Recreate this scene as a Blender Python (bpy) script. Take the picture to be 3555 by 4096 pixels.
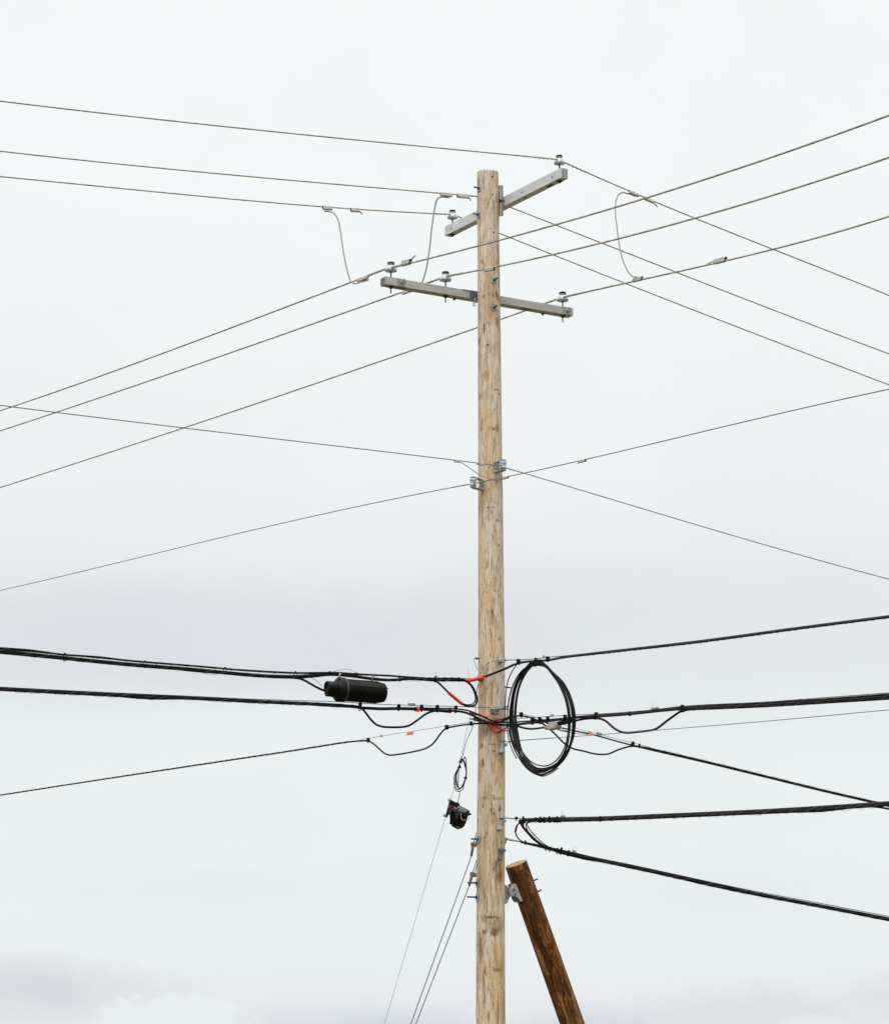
import bpy, bmesh, math, random
import numpy as np
from mathutils import Vector, Matrix, Quaternion

for o in list(bpy.data.objects):
    bpy.data.objects.remove(o)
scene = bpy.context.scene
COL = scene.collection
rnd = random.Random(7)

# ------------------------------------------------------------------ camera
# Survey of the photograph: a 106 mm-equivalent lens 32 m from a 12.5 m pole,
# pitched 12.3 degrees up.  ray()/at() turn a measured photo pixel (3555x4096)
# into a point at a known depth, so that every span has its real 3D course.
FPX, PITCH = 12126.0, math.radians(12.307)
CAM = Vector((-0.484, -32.18, 1.6))
cam_d = bpy.data.cameras.new("camera")
cam = bpy.data.objects.new("camera", cam_d)
COL.objects.link(cam)
cam.location = CAM
cam.rotation_euler = (math.pi / 2 + PITCH, 0, 0)
cam_d.sensor_fit = 'VERTICAL'
cam_d.sensor_height = 36.0
cam_d.lens = 36.0 * FPX / 4096.0
cam_d.clip_start = 0.1
cam_d.clip_end = 6000.0
scene.camera = cam
scene.render.resolution_x, scene.render.resolution_y = 888, 1024
scene.render.engine = 'CYCLES'
scene.view_settings.view_transform = 'Standard'
scene.view_settings.look = 'None'
scene.view_settings.exposure = 0.0
scene.view_settings.gamma = 1.0

# ------------------------------------------------------------------ light
SUN_EL, SUN_AZ = math.radians(52), math.radians(205)     # azimuth clockwise from +Y: behind the camera, to its left
sun_d = bpy.data.lights.new("sun", 'SUN')
sun = bpy.data.objects.new("sun", sun_d)
COL.objects.link(sun)
sun_d.energy = 1.35
sun_d.angle = math.radians(22)
sun_d.color = (1.0, 0.965, 0.91)
sdir = Vector((math.sin(SUN_AZ) * math.cos(SUN_EL), math.cos(SUN_AZ) * math.cos(SUN_EL), math.sin(SUN_EL)))
sun.rotation_euler = (-sdir).to_track_quat('-Z', 'Y').to_euler()
sun.location = (0, 0, 40)


def elev(py):
    return PITCH + math.atan((2048 - py) / FPX)


class NT:
    """small helper to write node trees"""
    def __init__(self, tree):
        self.t = tree
        self.n = tree.nodes
        self.n.clear()

    def add(self, kind, **kw):
        n = self.n.new(kind)
        for k, v in kw.items():
            setattr(n, k, v)
        return n

    def link(self, a, b):
        self.t.links.new(a, b)

    def val(self, sock, v):
        if isinstance(v, (int, float, tuple, list)):
            sock.default_value = v
        else:
            self.link(v, sock)

    def math(self, op, a, b=0.0, c=0.0, clamp=False):
        n = self.add('ShaderNodeMath', operation=op, use_clamp=clamp)
        for i, v in enumerate((a, b, c)):
            self.val(n.inputs[i], v)
        return n.outputs[0]

    def mix(self, f, a, b, blend='MIX'):
        n = self.add('ShaderNodeMix', data_type='RGBA', blend_type=blend)
        self.val(n.inputs[0], f)
        self.val(n.inputs[6], a if not isinstance(a, tuple) or len(a) == 4 else a + (1,))
        self.val(n.inputs[7], b if not isinstance(b, tuple) or len(b) == 4 else b + (1,))
        return n.outputs[2]

    def noise(self, vec, scale, detail=4, rough=0.55, dist=0.0):
        n = self.add('ShaderNodeTexNoise')
        self.link(vec, n.inputs['Vector'])
        n.inputs['Scale'].default_value = scale
        n.inputs['Detail'].default_value = detail
        n.inputs['Roughness'].default_value = rough
        n.inputs['Distortion'].default_value = dist
        return n.outputs['Fac']

    def map(self, vec, loc=(0, 0, 0), scale=(1, 1, 1)):
        n = self.add('ShaderNodeMapping')
        self.link(vec, n.inputs[0])
        n.inputs['Location'].default_value = loc
        n.inputs['Scale'].default_value = scale
        return n.outputs[0]

    def step(self, v, lo, hi, a=0.0, b=1.0):
        n = self.add('ShaderNodeMapRange', interpolation_type='SMOOTHSTEP')
        self.link(v, n.inputs[0])
        for i, x in enumerate((lo, hi, a, b)):
            n.inputs[i + 1].default_value = x
        return n.outputs[0]

    def ramp(self, v, stops, interp='LINEAR'):
        n = self.add('ShaderNodeValToRGB')
        cr = n.color_ramp
        cr.interpolation = interp
        while len(cr.elements) < len(stops):
            cr.elements.new(0.5)
        for e, (p, c) in zip(cr.elements, stops):
            e.position = p
            e.color = tuple(c) + (1,)
        self.link(v, n.inputs[0])
        return n.outputs[0]


def srgb(r, g, b):
    f = lambda c: (c / 255 / 12.92) if c <= 10 else ((c / 255 + 0.055) / 1.055) ** 2.4
    return (f(r), f(g), f(b))


# ------------------------------------------------------------------ overcast sky (world)
world = bpy.data.worlds.new("World")
scene.world = world
world.use_nodes = True
w = NT(world.node_tree)
tc = w.add('ShaderNodeTexCoord')
sep = w.add('ShaderNodeSeparateXYZ')
w.link(tc.outputs['Generated'], sep.inputs[0])
X, Yd, Z = sep.outputs
sky = w.add('ShaderNodeTexSky')
sky.sky_type = 'NISHITA'
sky.sun_disc = False
sky.sun_elevation = SUN_EL
sky.sun_rotation = SUN_AZ
bg_sky = w.add('ShaderNodeBackground')
w.link(sky.outputs[0], bg_sky.inputs[0])
bg_sky.inputs[1].default_value = 0.1
zs = lambda py: math.sin(elev(py))
stops = [(zs(4300), srgb(226, 229, 233)), (zs(4000), srgb(232, 236, 239)), (zs(3650), srgb(237, 242, 242)),
         (zs(3050), srgb(236, 241, 241)), (zs(2650), srgb(230, 234, 236)), (zs(2350), srgb(232, 236, 238)),
         (zs(1900), srgb(239, 243, 244)), (zs(1000), srgb(244, 248, 248)), (zs(0), srgb(245, 249, 249))]
base = w.ramp(Z, stops)
cl_v = w.map(tc.outputs['Generated'], scale=(1.0, 1.0, 1.8))
n1 = w.noise(cl_v, 7.0, 6, 0.5, 0.3)
n2 = w.noise(cl_v, 22.0, 6, 0.55, 0.2)
nn = w.math('ADD', w.math('MULTIPLY', n1, 0.7), w.math('MULTIPLY', n2, 0.3))
soft = w.math('ADD', w.math('MULTIPLY', w.math('SUBTRACT', nn, 0.5), 0.13), 1.0)
cloud = w.mix(1.0, base, soft, 'MULTIPLY')


def blob(px, py, rx, ry, ns, amt, lo=1.25, hi=0.2):
    """a soft cloud mass at a compass bearing and height above the horizon"""
    a = w.math('DIVIDE', w.math('SUBTRACT', X, (px - 1777.5) / FPX), rx / FPX)
    b = w.math('DIVIDE', w.math('SUBTRACT', Z, zs(py)), ry / FPX)
    d = w.math('SQRT', w.math('ADD', w.math('MULTIPLY', a, a), w.math('MULTIPLY', b, b)))
    nz = w.noise(cl_v, ns, 7, 0.6, 0.4)
    d = w.math('ADD', d, w.math('MULTIPLY', w.math('SUBTRACT', nz, 0.5), amt))
    return w.math('MULTIPLY', w.step(d, lo, hi), w.math('GREATER_THAN', Yd, 0.0))


cloud = w.mix(w.math('MULTIPLY', blob(850, 2570, 1500, 260, 14, 1.6), 0.6), cloud, srgb(216, 219, 224))
cloud = w.mix(w.math('MULTIPLY', blob(2300, 2470, 900, 240, 14, 1.2), 0.25), cloud, srgb(217, 221, 226))
cloud = w.mix(w.math('MULTIPLY', blob(1000, 3560, 900, 120, 18, 1.6), 0.35), cloud, srgb(224, 228, 234))
cloud = w.mix(w.math('MULTIPLY', blob(2900, 3560, 700, 150, 18, 1.6), 0.35), cloud, srgb(224, 229, 235))
cloud = w.mix(w.math('MULTIPLY', blob(190, 3955, 500, 150, 26, 1.9, 1.35, 0.0), 0.8), cloud, srgb(212, 214, 219))
cloud = w.mix(w.math('MULTIPLY', blob(700, 4120, 400, 150, 60, 1.5, 1.0, 0.72), 0.9), cloud, srgb(235, 240, 241))
cloud = w.mix(w.math('MULTIPLY', blob(1500, 4130, 520, 130, 26, 1.8), 0.65), cloud, srgb(206, 212, 221))
cloud = w.mix(w.math('MULTIPLY', blob(2300, 4130, 480, 120, 30, 1.8), 0.55), cloud, srgb(206, 212, 221))
cloud = w.mix(w.math('MULTIPLY', blob(3000, 4040, 750, 100, 40, 2.4), 0.5), cloud, srgb(214, 217, 222))
cloud = w.mix(w.math('MULTIPLY', blob(3250, 4130, 200, 70, 60, 1.5, 1.0, 0.6), 0.5), cloud, srgb(236, 240, 241))
# overcast skies brighten towards the zenith, above what the picture shows
zen = w.step(Z, 0.42, 0.95, 1.0, 2.1)
cloud = w.mix(1.0, cloud, zen, 'MULTIPLY')
bg_cl = w.add('ShaderNodeBackground')
w.link(cloud, bg_cl.inputs[0])
bg_cl.inputs[1].default_value = 1.0
mx = w.add('ShaderNodeMixShader')
mx.inputs[0].default_value = 0.97
w.link(bg_sky.outputs[0], mx.inputs[1])
w.link(bg_cl.outputs[0], mx.inputs[2])
out = w.add('ShaderNodeOutputWorld')
w.link(mx.outputs[0], out.inputs[0])

# ------------------------------------------------------------------ geometry helpers


def ray(px, py):
    v = (2048 - py) / FPX
    return Vector(((px - 1777.5) / FPX, math.cos(PITCH) - v * math.sin(PITCH), math.sin(PITCH) + v * math.cos(PITCH)))


def at(px, py, y=0.0):
    d = ray(px, py)
    return CAM + d * ((y - CAM.y) / d.y)


def onplane(px, py, p0, u):
    """the point of the vertical plane through p0 along u seen at a photo pixel"""
    n = Vector((-u[1], u[0], 0))
    d = ray(px, py)
    return CAM + d * ((Vector(p0) - CAM).dot(n) / d.dot(n))


YAW = math.radians(-59.02)
UA = Vector((math.cos(YAW), math.sin(YAW), 0))          # street running right-near / left-far
UB = Vector((-math.sin(YAW), math.cos(YAW), 0))         # street running right-far / left-near
UP = Vector((0, 0, 1))


def frame(o, x, y, z):
    m = Matrix((x, y, z)).transposed().to_4x4()
    m.translation = o
    return m


def catmull(pts, n=6, closed=False):
    pts = [Vector(p) for p in pts]
    if len(pts) < 3 and not closed:
        return [pts[0].lerp(pts[1], i / n) for i in range(n + 1)]
    N = len(pts)
    res = []
    rng = range(N) if closed else range(N - 1)
    for i in rng:
        if closed:
            p0, p1, p2, p3 = pts[i - 1], pts[i], pts[(i + 1) % N], pts[(i + 2) % N]
        else:
            p1, p2 = pts[i], pts[i + 1]
            p0 = pts[i - 1] if i else p1 * 2 - p2
            p3 = pts[i + 2] if i + 2 < N else p2 * 2 - p1
        # centripetal parametrisation keeps uneven control points from overshooting
        t01 = max((p1 - p0).length, 1e-6) ** 0.5
        t12 = max((p2 - p1).length, 1e-6) ** 0.5
        t23 = max((p3 - p2).length, 1e-6) ** 0.5
        m1 = p2 - p1 + t12 * ((p1 - p0) / t01 - (p2 - p0) / (t01 + t12))
        m2 = p2 - p1 + t12 * ((p3 - p2) / t23 - (p3 - p1) / (t12 + t23))
        for k in range(n):
            t = k / n
            res.append((2 * t**3 - 3 * t**2 + 1) * p1 + (t**3 - 2 * t**2 + t) * m1 + (-2 * t**3 + 3 * t**2) * p2 + (t**3 - t**2) * m2)
    if not closed:
        res.append(pts[-1])
    return res


def tube(bm, pts, r, sides=8, closed=False, mat=0, cap=True):
    pts = [Vector(p) for p in pts]
    N = len(pts)
    rad = r if callable(r) else (lambda t: r)
    tang = []
    for i in range(N):
        a = pts[i - 1] if (i or closed) else pts[0]
        b = pts[(i + 1) % N] if (i < N - 1 or closed) else pts[-1]
        t = (b - a)
        tang.append(t.normalized() if t.length > 1e-9 else Vector((0, 0, 1)))
    ref = UP if abs(tang[0].z) < 0.95 else Vector((1, 0, 0))
    nrm = (ref - tang[0] * ref.dot(tang[0])).normalized()
    rings = []
    for i in range(N):
        if i:
            q = tang[i - 1].rotation_difference(tang[i])
            nrm = (q @ nrm)
            nrm = (nrm - tang[i] * nrm.dot(tang[i])).normalized()
        b = tang[i].cross(nrm)
        R = rad(i / max(N - 1, 1))
        rings.append([bm.verts.new(pts[i] + (nrm * math.cos(2 * math.pi * k / sides) + b * math.sin(2 * math.pi * k / sides)) * R) for k in range(sides)])
    rng = range(N) if closed else range(N - 1)
    for i in rng:
        A, B = rings[i], rings[(i + 1) % N]
        for k in range(sides):
            f = bm.faces.new((A[k], A[(k + 1) % sides], B[(k + 1) % sides], B[k]))
            f.smooth = True
            f.material_index = mat
    if cap and not closed:
        for ring, rev in ((rings[0], True), (rings[-1], False)):
            f = bm.faces.new(ring[::-1] if rev else ring)
            f.material_index = mat


def box(bm, m, sx, sy, sz, mat=0, bevel=0.0):
    r = bmesh.ops.create_cube(bm, size=1.0, matrix=m @ Matrix.Diagonal((sx, sy, sz, 1)))
    fs = set()
    for v in r['verts']:
        fs.update(v.link_faces)
    for f in fs:
        f.material_index = mat
    if bevel:
        es = set()
        for f in fs:
            es.update(f.edges)
        bmesh.ops.bevel(bm, geom=list(es), offset=bevel, segments=2, affect='EDGES', profile=0.5)


def lathe(bm, prof, m, sides=24, mats=None):
    """prof: list of (radius, z); revolved about the local z axis of m"""
    rings = []
    for (r, z) in prof:
        if r < 1e-6:
            rings.append([bm.verts.new(m @ Vector((0, 0, z)))])
        else:
            rings.append([bm.verts.new(m @ Vector((r * math.cos(2 * math.pi * k / sides), r * math.sin(2 * math.pi * k / sides), z))) for k in range(sides)])
    for i in range(len(rings) - 1):
        A, B = rings[i], rings[i + 1]
        for k in range(sides):
            k2 = (k + 1) % sides
            if len(A) == 1 and len(B) == 1:
                continue
            if len(A) == 1:
                f = bm.faces.new((A[0], B[k2], B[k]))
            elif len(B) == 1:
                f = bm.faces.new((A[k], A[k2], B[0]))
            else:
                f = bm.faces.new((A[k], A[k2], B[k2], B[k]))
            f.smooth = True
            if mats:
                f.material_index = mats[i]


def prism(bm, pts, off, mat=0):
    """closed polygon extruded by vector off"""
    a = [bm.verts.new(p) for p in pts]
    b = [bm.verts.new(p + off) for p in pts]
    n = len(pts)
    fs = [bm.faces.new(a), bm.faces.new(b[::-1])]
    for i in range(n):
        fs.append(bm.faces.new((a[i], b[i], b[(i + 1) % n], a[(i + 1) % n])))
    for f in fs:
        f.material_index = mat
    bmesh.ops.recalc_face_normals(bm, faces=fs)


def torus(bm, c, n, R, r, a0=0.0, a1=2 * math.pi, seg=20, sides=8, mat=0):
    n = Vector(n).normalized()
    x = n.orthogonal().normalized()
    if abs(n.z) < 0.9:
        x = UP.cross(n).normalized()
    y = n.cross(x)
    full = abs(a1 - a0 - 2 * math.pi) < 1e-6
    k = seg if full else seg + 1
    pts = [Vector(c) + (x * math.cos(a0 + (a1 - a0) * i / seg) + y * math.sin(a0 + (a1 - a0) * i / seg)) * R for i in range(k)]
    tube(bm, pts, r, sides, closed=full, mat=mat)


def helix(path, R, pitch, r, bm, phase=0.0, ppt=10, sides=5, s0=0.0, s1=None, mat=0):
    """wire wound round a path"""
    L = [0.0]
    for a, b in zip(path, path[1:]):
        L.append(L[-1] + (b - a).length)
    tot = L[-1] if s1 is None else min(s1, L[-1])
    n = max(6, int((tot - s0) / pitch * ppt))
    pts, j = [], 0
    for i in range(n + 1):
        s = s0 + (tot - s0) * i / n
        while j < len(L) - 2 and L[j + 1] < s:
            j += 1
        t = (s - L[j]) / max(L[j + 1] - L[j], 1e-9)
        p = path[j].lerp(path[j + 1], t)
        d = (path[j + 1] - path[j]).normalized()
        ref = UP if abs(d.z) < 0.9 else Vector((1, 0, 0))
        sd = d.cross(ref).normalized()
        u = sd.cross(d)
        a = phase + 2 * math.pi * s / pitch
        pts.append(p + (sd * math.cos(a) + u * math.sin(a)) * R)
    tube(bm, pts, r, sides, mat=mat)


def sub(path, s0, s1):
    """piece of a path between two arc lengths"""
    res, L = [], 0.0
    for a, b in zip(path, path[1:]):
        d = (b - a).length
        if L + d >= s0 and L <= s1:
            if not res:
                res.append(a.lerp(b, max(0, (s0 - L) / d)))
            res.append(a.lerp(b, min(1, (s1 - L) / d)))
        L += d
    return res


def plen(path):
    return sum((b - a).length for a, b in zip(path, path[1:]))


def arc_at(path, px, py):
    """arc length of the path point that lies nearest to a photo pixel's line of sight"""
    d = ray(px, py).normalized()
    best, bs, L = 1e9, 0.0, 0.0
    for a, b in zip(path, path[1:]):
        for t in (0, .25, .5, .75):
            p = a.lerp(b, t) - CAM
            e = (p - d * p.dot(d)).length
            if e < best:
                best, bs = e, L + (b - a).length * t
        L += (b - a).length
    return bs


def pt_dir(path, s):
    L = 0.0
    for a, b in zip(path, path[1:]):
        d = (b - a).length
        if L + d >= s:
            return a.lerp(b, (s - L) / max(d, 1e-9)), (b - a).normalized()
        L += d
    return path[-1], (path[-1] - path[-2]).normalized()


def shift(path, side, up):
    """parallel path, offset sideways (level) and up"""
    res = []
    for i, p in enumerate(path):
        d = path[min(i + 1, len(path) - 1)] - path[max(i - 1, 0)]
        sd = Vector((d.y, -d.x, 0))
        sd = sd.normalized() if sd.length > 1e-6 else Vector((1, 0, 0))
        t = i / max(len(path) - 1, 1)
        s_ = side(t) if callable(side) else side
        u_ = up(t) if callable(up) else up
        res.append(p + sd * s_ + UP * u_)
    return res


# ------------------------------------------------------------------ objects


def thing(name, label, cat, loc=(0, 0, 0), group=None):
    o = bpy.data.objects.new(name, None)
    COL.objects.link(o)
    o.empty_display_size = 0.2
    o.location = loc
    o['label'] = label
    o['category'] = cat
    if group:
        o['group'] = group
    return o


def wloc(o):
    return Vector((0, 0, 0)) if o is None else (Vector(o.location) + wloc(o.parent))


def obj(name, bm, mats, parent=None, label=None, cat=None, group=None, kind=None, local=False):
    if parent is not None and not local:
        bm.transform(Matrix.Translation(-wloc(parent)))
    me = bpy.data.meshes.new(name)
    bm.normal_update()
    bm.to_mesh(me)
    bm.free()
    for m in (mats if isinstance(mats, (list, tuple)) else [mats]):
        me.materials.append(m)
    o = bpy.data.objects.new(name, me)
    COL.objects.link(o)
    if parent is not None:
        o.parent = parent
    for k, v in (('label', label), ('category', cat), ('group', group), ('kind', kind)):
        if v:
            o[k] = v
    return o


# ------------------------------------------------------------------ materials


def mat(name):
    m = bpy.data.materials.new(name)
    m.use_nodes = True
    t = NT(m.node_tree)
    b = t.add('ShaderNodeBsdfPrincipled')
    o = t.add('ShaderNodeOutputMaterial')
    t.link(b.outputs[0], o.inputs[0])
    c = t.add('ShaderNodeTexCoord').outputs['Object']
    return m, t, b, c


def plain(name, col, rough=0.5, metal=0.0, var=0.25, scale=14.0, spec=0.5, col2=None, bump=0.0):
    m, t, b, c = mat(name)
    n = t.noise(c, scale, 5, 0.6)
    f = t.step(n, 0.3, 0.7)
    c2 = col2 or tuple(x * (1 - var) for x in col)
    t.link(t.mix(f, col, c2), b.inputs['Base Color'])
    t.link(t.math('ADD', t.math('MULTIPLY', f, 0.15), rough - 0.07), b.inputs['Roughness'])
    b.inputs['Metallic'].default_value = metal
    b.inputs['Specular IOR Level'].default_value = spec
    if bump:
        bp = t.add('ShaderNodeBump')
        bp.inputs['Strength'].default_value = bump
        bp.inputs['Distance'].default_value = 0.004
        t.link(t.noise(c, scale * 6, 3), bp.inputs['Height'])
        t.link(bp.outputs[0], b.inputs['Normal'])
    return m


M_alu = plain('weathered_aluminium', srgb(178, 171, 153), 0.5, 0.0, 0.3, 9, 0.5, srgb(124, 117, 96))
M_jump = plain('jumper_aluminium', srgb(176, 170, 166), 0.5, 0.0, 0.2, 20)
M_neut = plain('neutral_conductor', srgb(128, 118, 112), 0.55, 0.0, 0.3, 12)
M_clamp = plain('pressed_connector', srgb(192, 189, 184), 0.5, 0.0, 0.3, 40, 0.5, srgb(146, 142, 134))
M_ink = plain('joint_compound', srgb(45, 43, 40), 0.6)
M_tie = plain('tie_wire', srgb(198, 192, 182), 0.45, 0.0, 0.2, 30)
M_porc = plain('grey_porcelain', srgb(194, 204, 212), 0.22, 0.0, 0.08, 8)
M_glaze = plain('dark_glaze', srgb(16, 16, 16), 0.45, 0.0, 0.2, 10, 0.25)
M_galv = plain('galvanised_steel', srgb(168, 176, 175), 0.5, 0.0, 0.35, 30, 0.5, srgb(128, 137, 136), 0.15)
M_hinge = plain('cast_hinge_steel', srgb(184, 188, 190), 0.5, 0.0, 0.2, 25, 0.5, srgb(150, 155, 157), 0.1)
M_galvd = plain('dull_steel', srgb(98, 104, 106), 0.55, 0.0, 0.3, 30)
M_bolt = plain('bolt_steel', srgb(86, 82, 90), 0.5, 0.3, 0.3, 40)
M_hole = plain('hole_dark', srgb(18, 14, 10), 0.9)
M_black = plain('black_sheath', srgb(10, 9, 13), 0.5, 0.0, 0.3, 6, 0.16)
M_black2 = plain('worn_black_sheath', srgb(18, 17, 15), 0.42, 0.0, 0.3, 6, 0.2)
M_msg = plain('messenger_steel', srgb(58, 58, 68), 0.5, 0.2, 0.25, 20)
M_lash = plain('lashing_steel', srgb(116, 112, 102), 0.4, 0.2, 0.1, 20)
M_thin = plain('thin_steel', srgb(96, 96, 98), 0.5, 0.2, 0.2, 20)
M_orange = plain('orange_sleeve', srgb(232, 70, 38), 0.5, 0.0, 0.18, 18)
M_red = plain('red_sleeve', srgb(190, 26, 34), 0.5, 0.0, 0.15, 18)
M_tag = plain('orange_tag', srgb(236, 128, 102), 0.6, 0.0, 0.15, 25)
M_tagr = plain('red_tag', srgb(222, 48, 36), 0.6, 0.0, 0.15, 25)
M_plas = plain('black_plastic', srgb(11, 11, 10), 0.45, 0.0, 0.25, 10, 0.2)
M_plas2 = plain('greyed_plastic', srgb(52, 55, 55), 0.5, 0.0, 0.35, 30)
M_lid = plain('pale_lid_print', srgb(118, 122, 124), 0.6, 0.0, 0.3, 40)
M_white = plain('white_label', srgb(235, 236, 238), 0.6, 0.0, 0.04, 10)
M_print = plain('grey_print', srgb(150, 150, 158), 0.6)
M_cast = plain('pale_casting', srgb(182, 180, 165), 0.55, 0.15, 0.35, 40, 0.5, None, 0.2)
M_clay = plain('taupe_fibreglass', srgb(132, 116, 104), 0.6, 0.0, 0.2, 25)
M_alub = plain('bright_bracket', srgb(186, 182, 180), 0.4, 0.45, 0.25, 25)
M_tieY = plain('yellow_strip', srgb(214, 190, 140), 0.5)


def crossarm_mat(name, light, dark, speck):
    m, t, b, c = mat(name)
    v = t.map(c, scale=(1, 1, 1))
    g = t.noise(t.map(c, scale=(5, 60, 60)), 1.0, 6, 0.6)
    s = t.noise(v, 160, 3, 0.7)
    col = t.mix(t.step(g, 0.35, 0.7), light, dark)
    col = t.mix(t.math('MULTIPLY', t.step(s, 0.5, 0.68), speck), col, tuple(x * 0.45 for x in dark))
    blot = t.noise(v, 7, 4, 0.6)
    col = t.mix(t.math('MULTIPLY', t.step(blot, 0.5, 0.75), 0.12 + 0.2 * speck), col, tuple(x * 0.7 for x in light))
    t.link(col, b.inputs['Base Color'])
    b.inputs['Roughness'].default_value = 0.62
    return m


M_armA = crossarm_mat('smooth_grey_fibreglass', srgb(202, 205, 203), srgb(195, 198, 196), 0.04)
M_armAe = crossarm_mat('grey_end_cap', srgb(168, 170, 168), srgb(146, 149, 147), 0.4)
M_armB = crossarm_mat('weathered_crossarm', srgb(190, 190, 185), srgb(168, 166, 160), 0.7)
M_armBe = crossarm_mat('weathered_shaded_end', srgb(122, 118, 118), srgb(98, 94, 94), 0.6)  # shade of the left-facing end put into the colour; upper cap lines share it


def wood(name, pale, tan, brown, dark, stains_and_marks=(), streak=1.0, pale_amt=0.5, hilite=(), grey_top=False):
    m, t, b, c = mat(name)
    warp = t.noise(t.map(c, scale=(6, 6, 1.2)), 1.0, 3, 0.5)
    cv = t.add('ShaderNodeVectorMath', operation='ADD')
    t.link(c, cv.inputs[0])
    comb = t.add('ShaderNodeCombineXYZ')
    t.link(t.math('MULTIPLY', t.math('SUBTRACT', warp, 0.5), 0.06), comb.inputs[0])
    t.link(t.math('MULTIPLY', t.math('SUBTRACT', warp, 0.5), 0.05), comb.inputs[1])
    t.link(comb.outputs[0], cv.inputs[1])
    cw = cv.outputs[0]
    big = t.noise(t.map(cw, scale=(11, 11, 2.0)), 1.0, 5, 0.6)
    mid = t.noise(t.map(cw, loc=(3, 1, 2), scale=(34, 34, 3.4)), 1.0, 6, 0.65, 0.4)
    mot = t.noise(t.map(cw, loc=(8, 3, 6), scale=(26, 26, 9)), 1.0, 6, 0.68, 0.6)
    fine = t.noise(t.map(cw, loc=(7, 5, 1), scale=(95, 95, 6)), 1.0, 5, 0.65)
    col = t.mix(t.step(big, 0.40, 0.60), pale, tan)
    col = t.mix(t.math('MULTIPLY', t.step(mid, 0.47, 0.33), pale_amt), col, tuple(min(1, x * 1.2) for x in pale))
    col = t.mix(t.math('MULTIPLY', t.step(mid, 0.50, 0.66), 0.62 * streak), col, brown)
    col = t.mix(t.math('MULTIPLY', t.step(mot, 0.53, 0.68), 0.55 * streak), col, brown)
    col = t.mix(t.math('MULTIPLY', t.step(fine, 0.48, 0.66), 0.40 * streak), col, brown)
    tone = t.noise(t.map(c, loc=(5, 1, 3), scale=(3.0, 3.0, 0.7)), 1.0, 4, 0.6)
    col = t.mix(t.math('MULTIPLY', t.step(tone, 0.46, 0.66), 0.2), col, brown)
    tiny = t.noise(t.map(c, loc=(2, 2, 2), scale=(62, 62, 24)), 1.0, 3, 0.6)
    col = t.mix(t.math('MULTIPLY', t.step(tiny, 0.66, 0.74), 0.75), col, dark)
    crk = t.noise(t.map(cw, loc=(6, 2, 8), scale=(17, 17, 0.9)), 1.0, 3, 0.5)
    crk = t.step(t.math('ABSOLUTE', t.math('SUBTRACT', crk, 0.5)), 0.012, 0.002)
    gap = t.step(t.noise(t.map(c, loc=(1, 7, 3), scale=(5, 5, 1.1)), 1.0, 3), 0.48, 0.6)
    col = t.mix(t.math('MULTIPLY', t.math('MULTIPLY', crk, gap), 0.7), col, dark)
    for (colr, lo, hi, amt, sc_) in hilite:
        hn = t.noise(t.map(cw, loc=(4, 4, 9), scale=sc_), 1.0, 5, 0.65, 0.5)
        col = t.mix(t.math('MULTIPLY', t.step(hn, lo, hi), amt), col, colr)
    sn = t.noise(t.map(c, scale=(52, 52, 24)), 1.0, 6, 0.7)
    sg = t.noise(t.map(c, loc=(9, 4, 1), scale=(85, 85, 20)), 1.0, 4, 0.65)
    sa = t.step(sg, 0.30, 0.58, 0.35, 1.0)
    sd_ = t.step(sg, 0.48, 0.66)
    sepc = t.add('ShaderNodeSeparateXYZ')
    t.link(c, sepc.inputs[0])
    for (p, rx, rz, colr, amt) in stains_and_marks:
        d = [t.math('DIVIDE', t.math('SUBTRACT', sepc.outputs[i], p[i]), (rx, 0.12, rz)[i]) for i in range(3)]
        q = t.math('ADD', t.math('ADD', t.math('MULTIPLY', d[0], d[0]), t.math('MULTIPLY', d[1], d[1])), t.math('MULTIPLY', d[2], d[2]))
        q = t.math('ADD', t.math('SQRT', q), t.math('MULTIPLY', t.math('SUBTRACT', sn, 0.5), 3.0))
        col = t.mix(t.math('MULTIPLY', t.math('MULTIPLY', t.step(q, 1.75, 0.55), amt), sa), col, t.mix(sd_, colr, tuple(x * 0.45 for x in colr)))
    if grey_top:
        # the upper metres have weathered greyer
        gt = t.math('MULTIPLY', t.step(sepc.outputs[2], 7.5, 11.5), 0.3)
        hsv = t.add('ShaderNodeHueSaturation')
        hsv.inputs['Saturation'].default_value = 0.55
        hsv.inputs['Value'].default_value = 0.93
        t.link(col, hsv.inputs['Color'])
        col = t.mix(gt, col, hsv.outputs[0])
    t.link(col, b.inputs['Base Color'])
    b.inputs['Roughness'].default_value = 0.75
    b.inputs['Specular IOR Level'].default_value = 0.25
    bp = t.add('ShaderNodeBump')
    bp.inputs['Strength'].default_value = 0.45
    bp.inputs['Distance'].default_value = 0.006
    t.link(t.math('ADD', mid, t.math('MULTIPLY', fine, 0.6)), bp.inputs['Height'])
    t.link(bp.outputs[0], b.inputs['Normal'])
    return m


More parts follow.
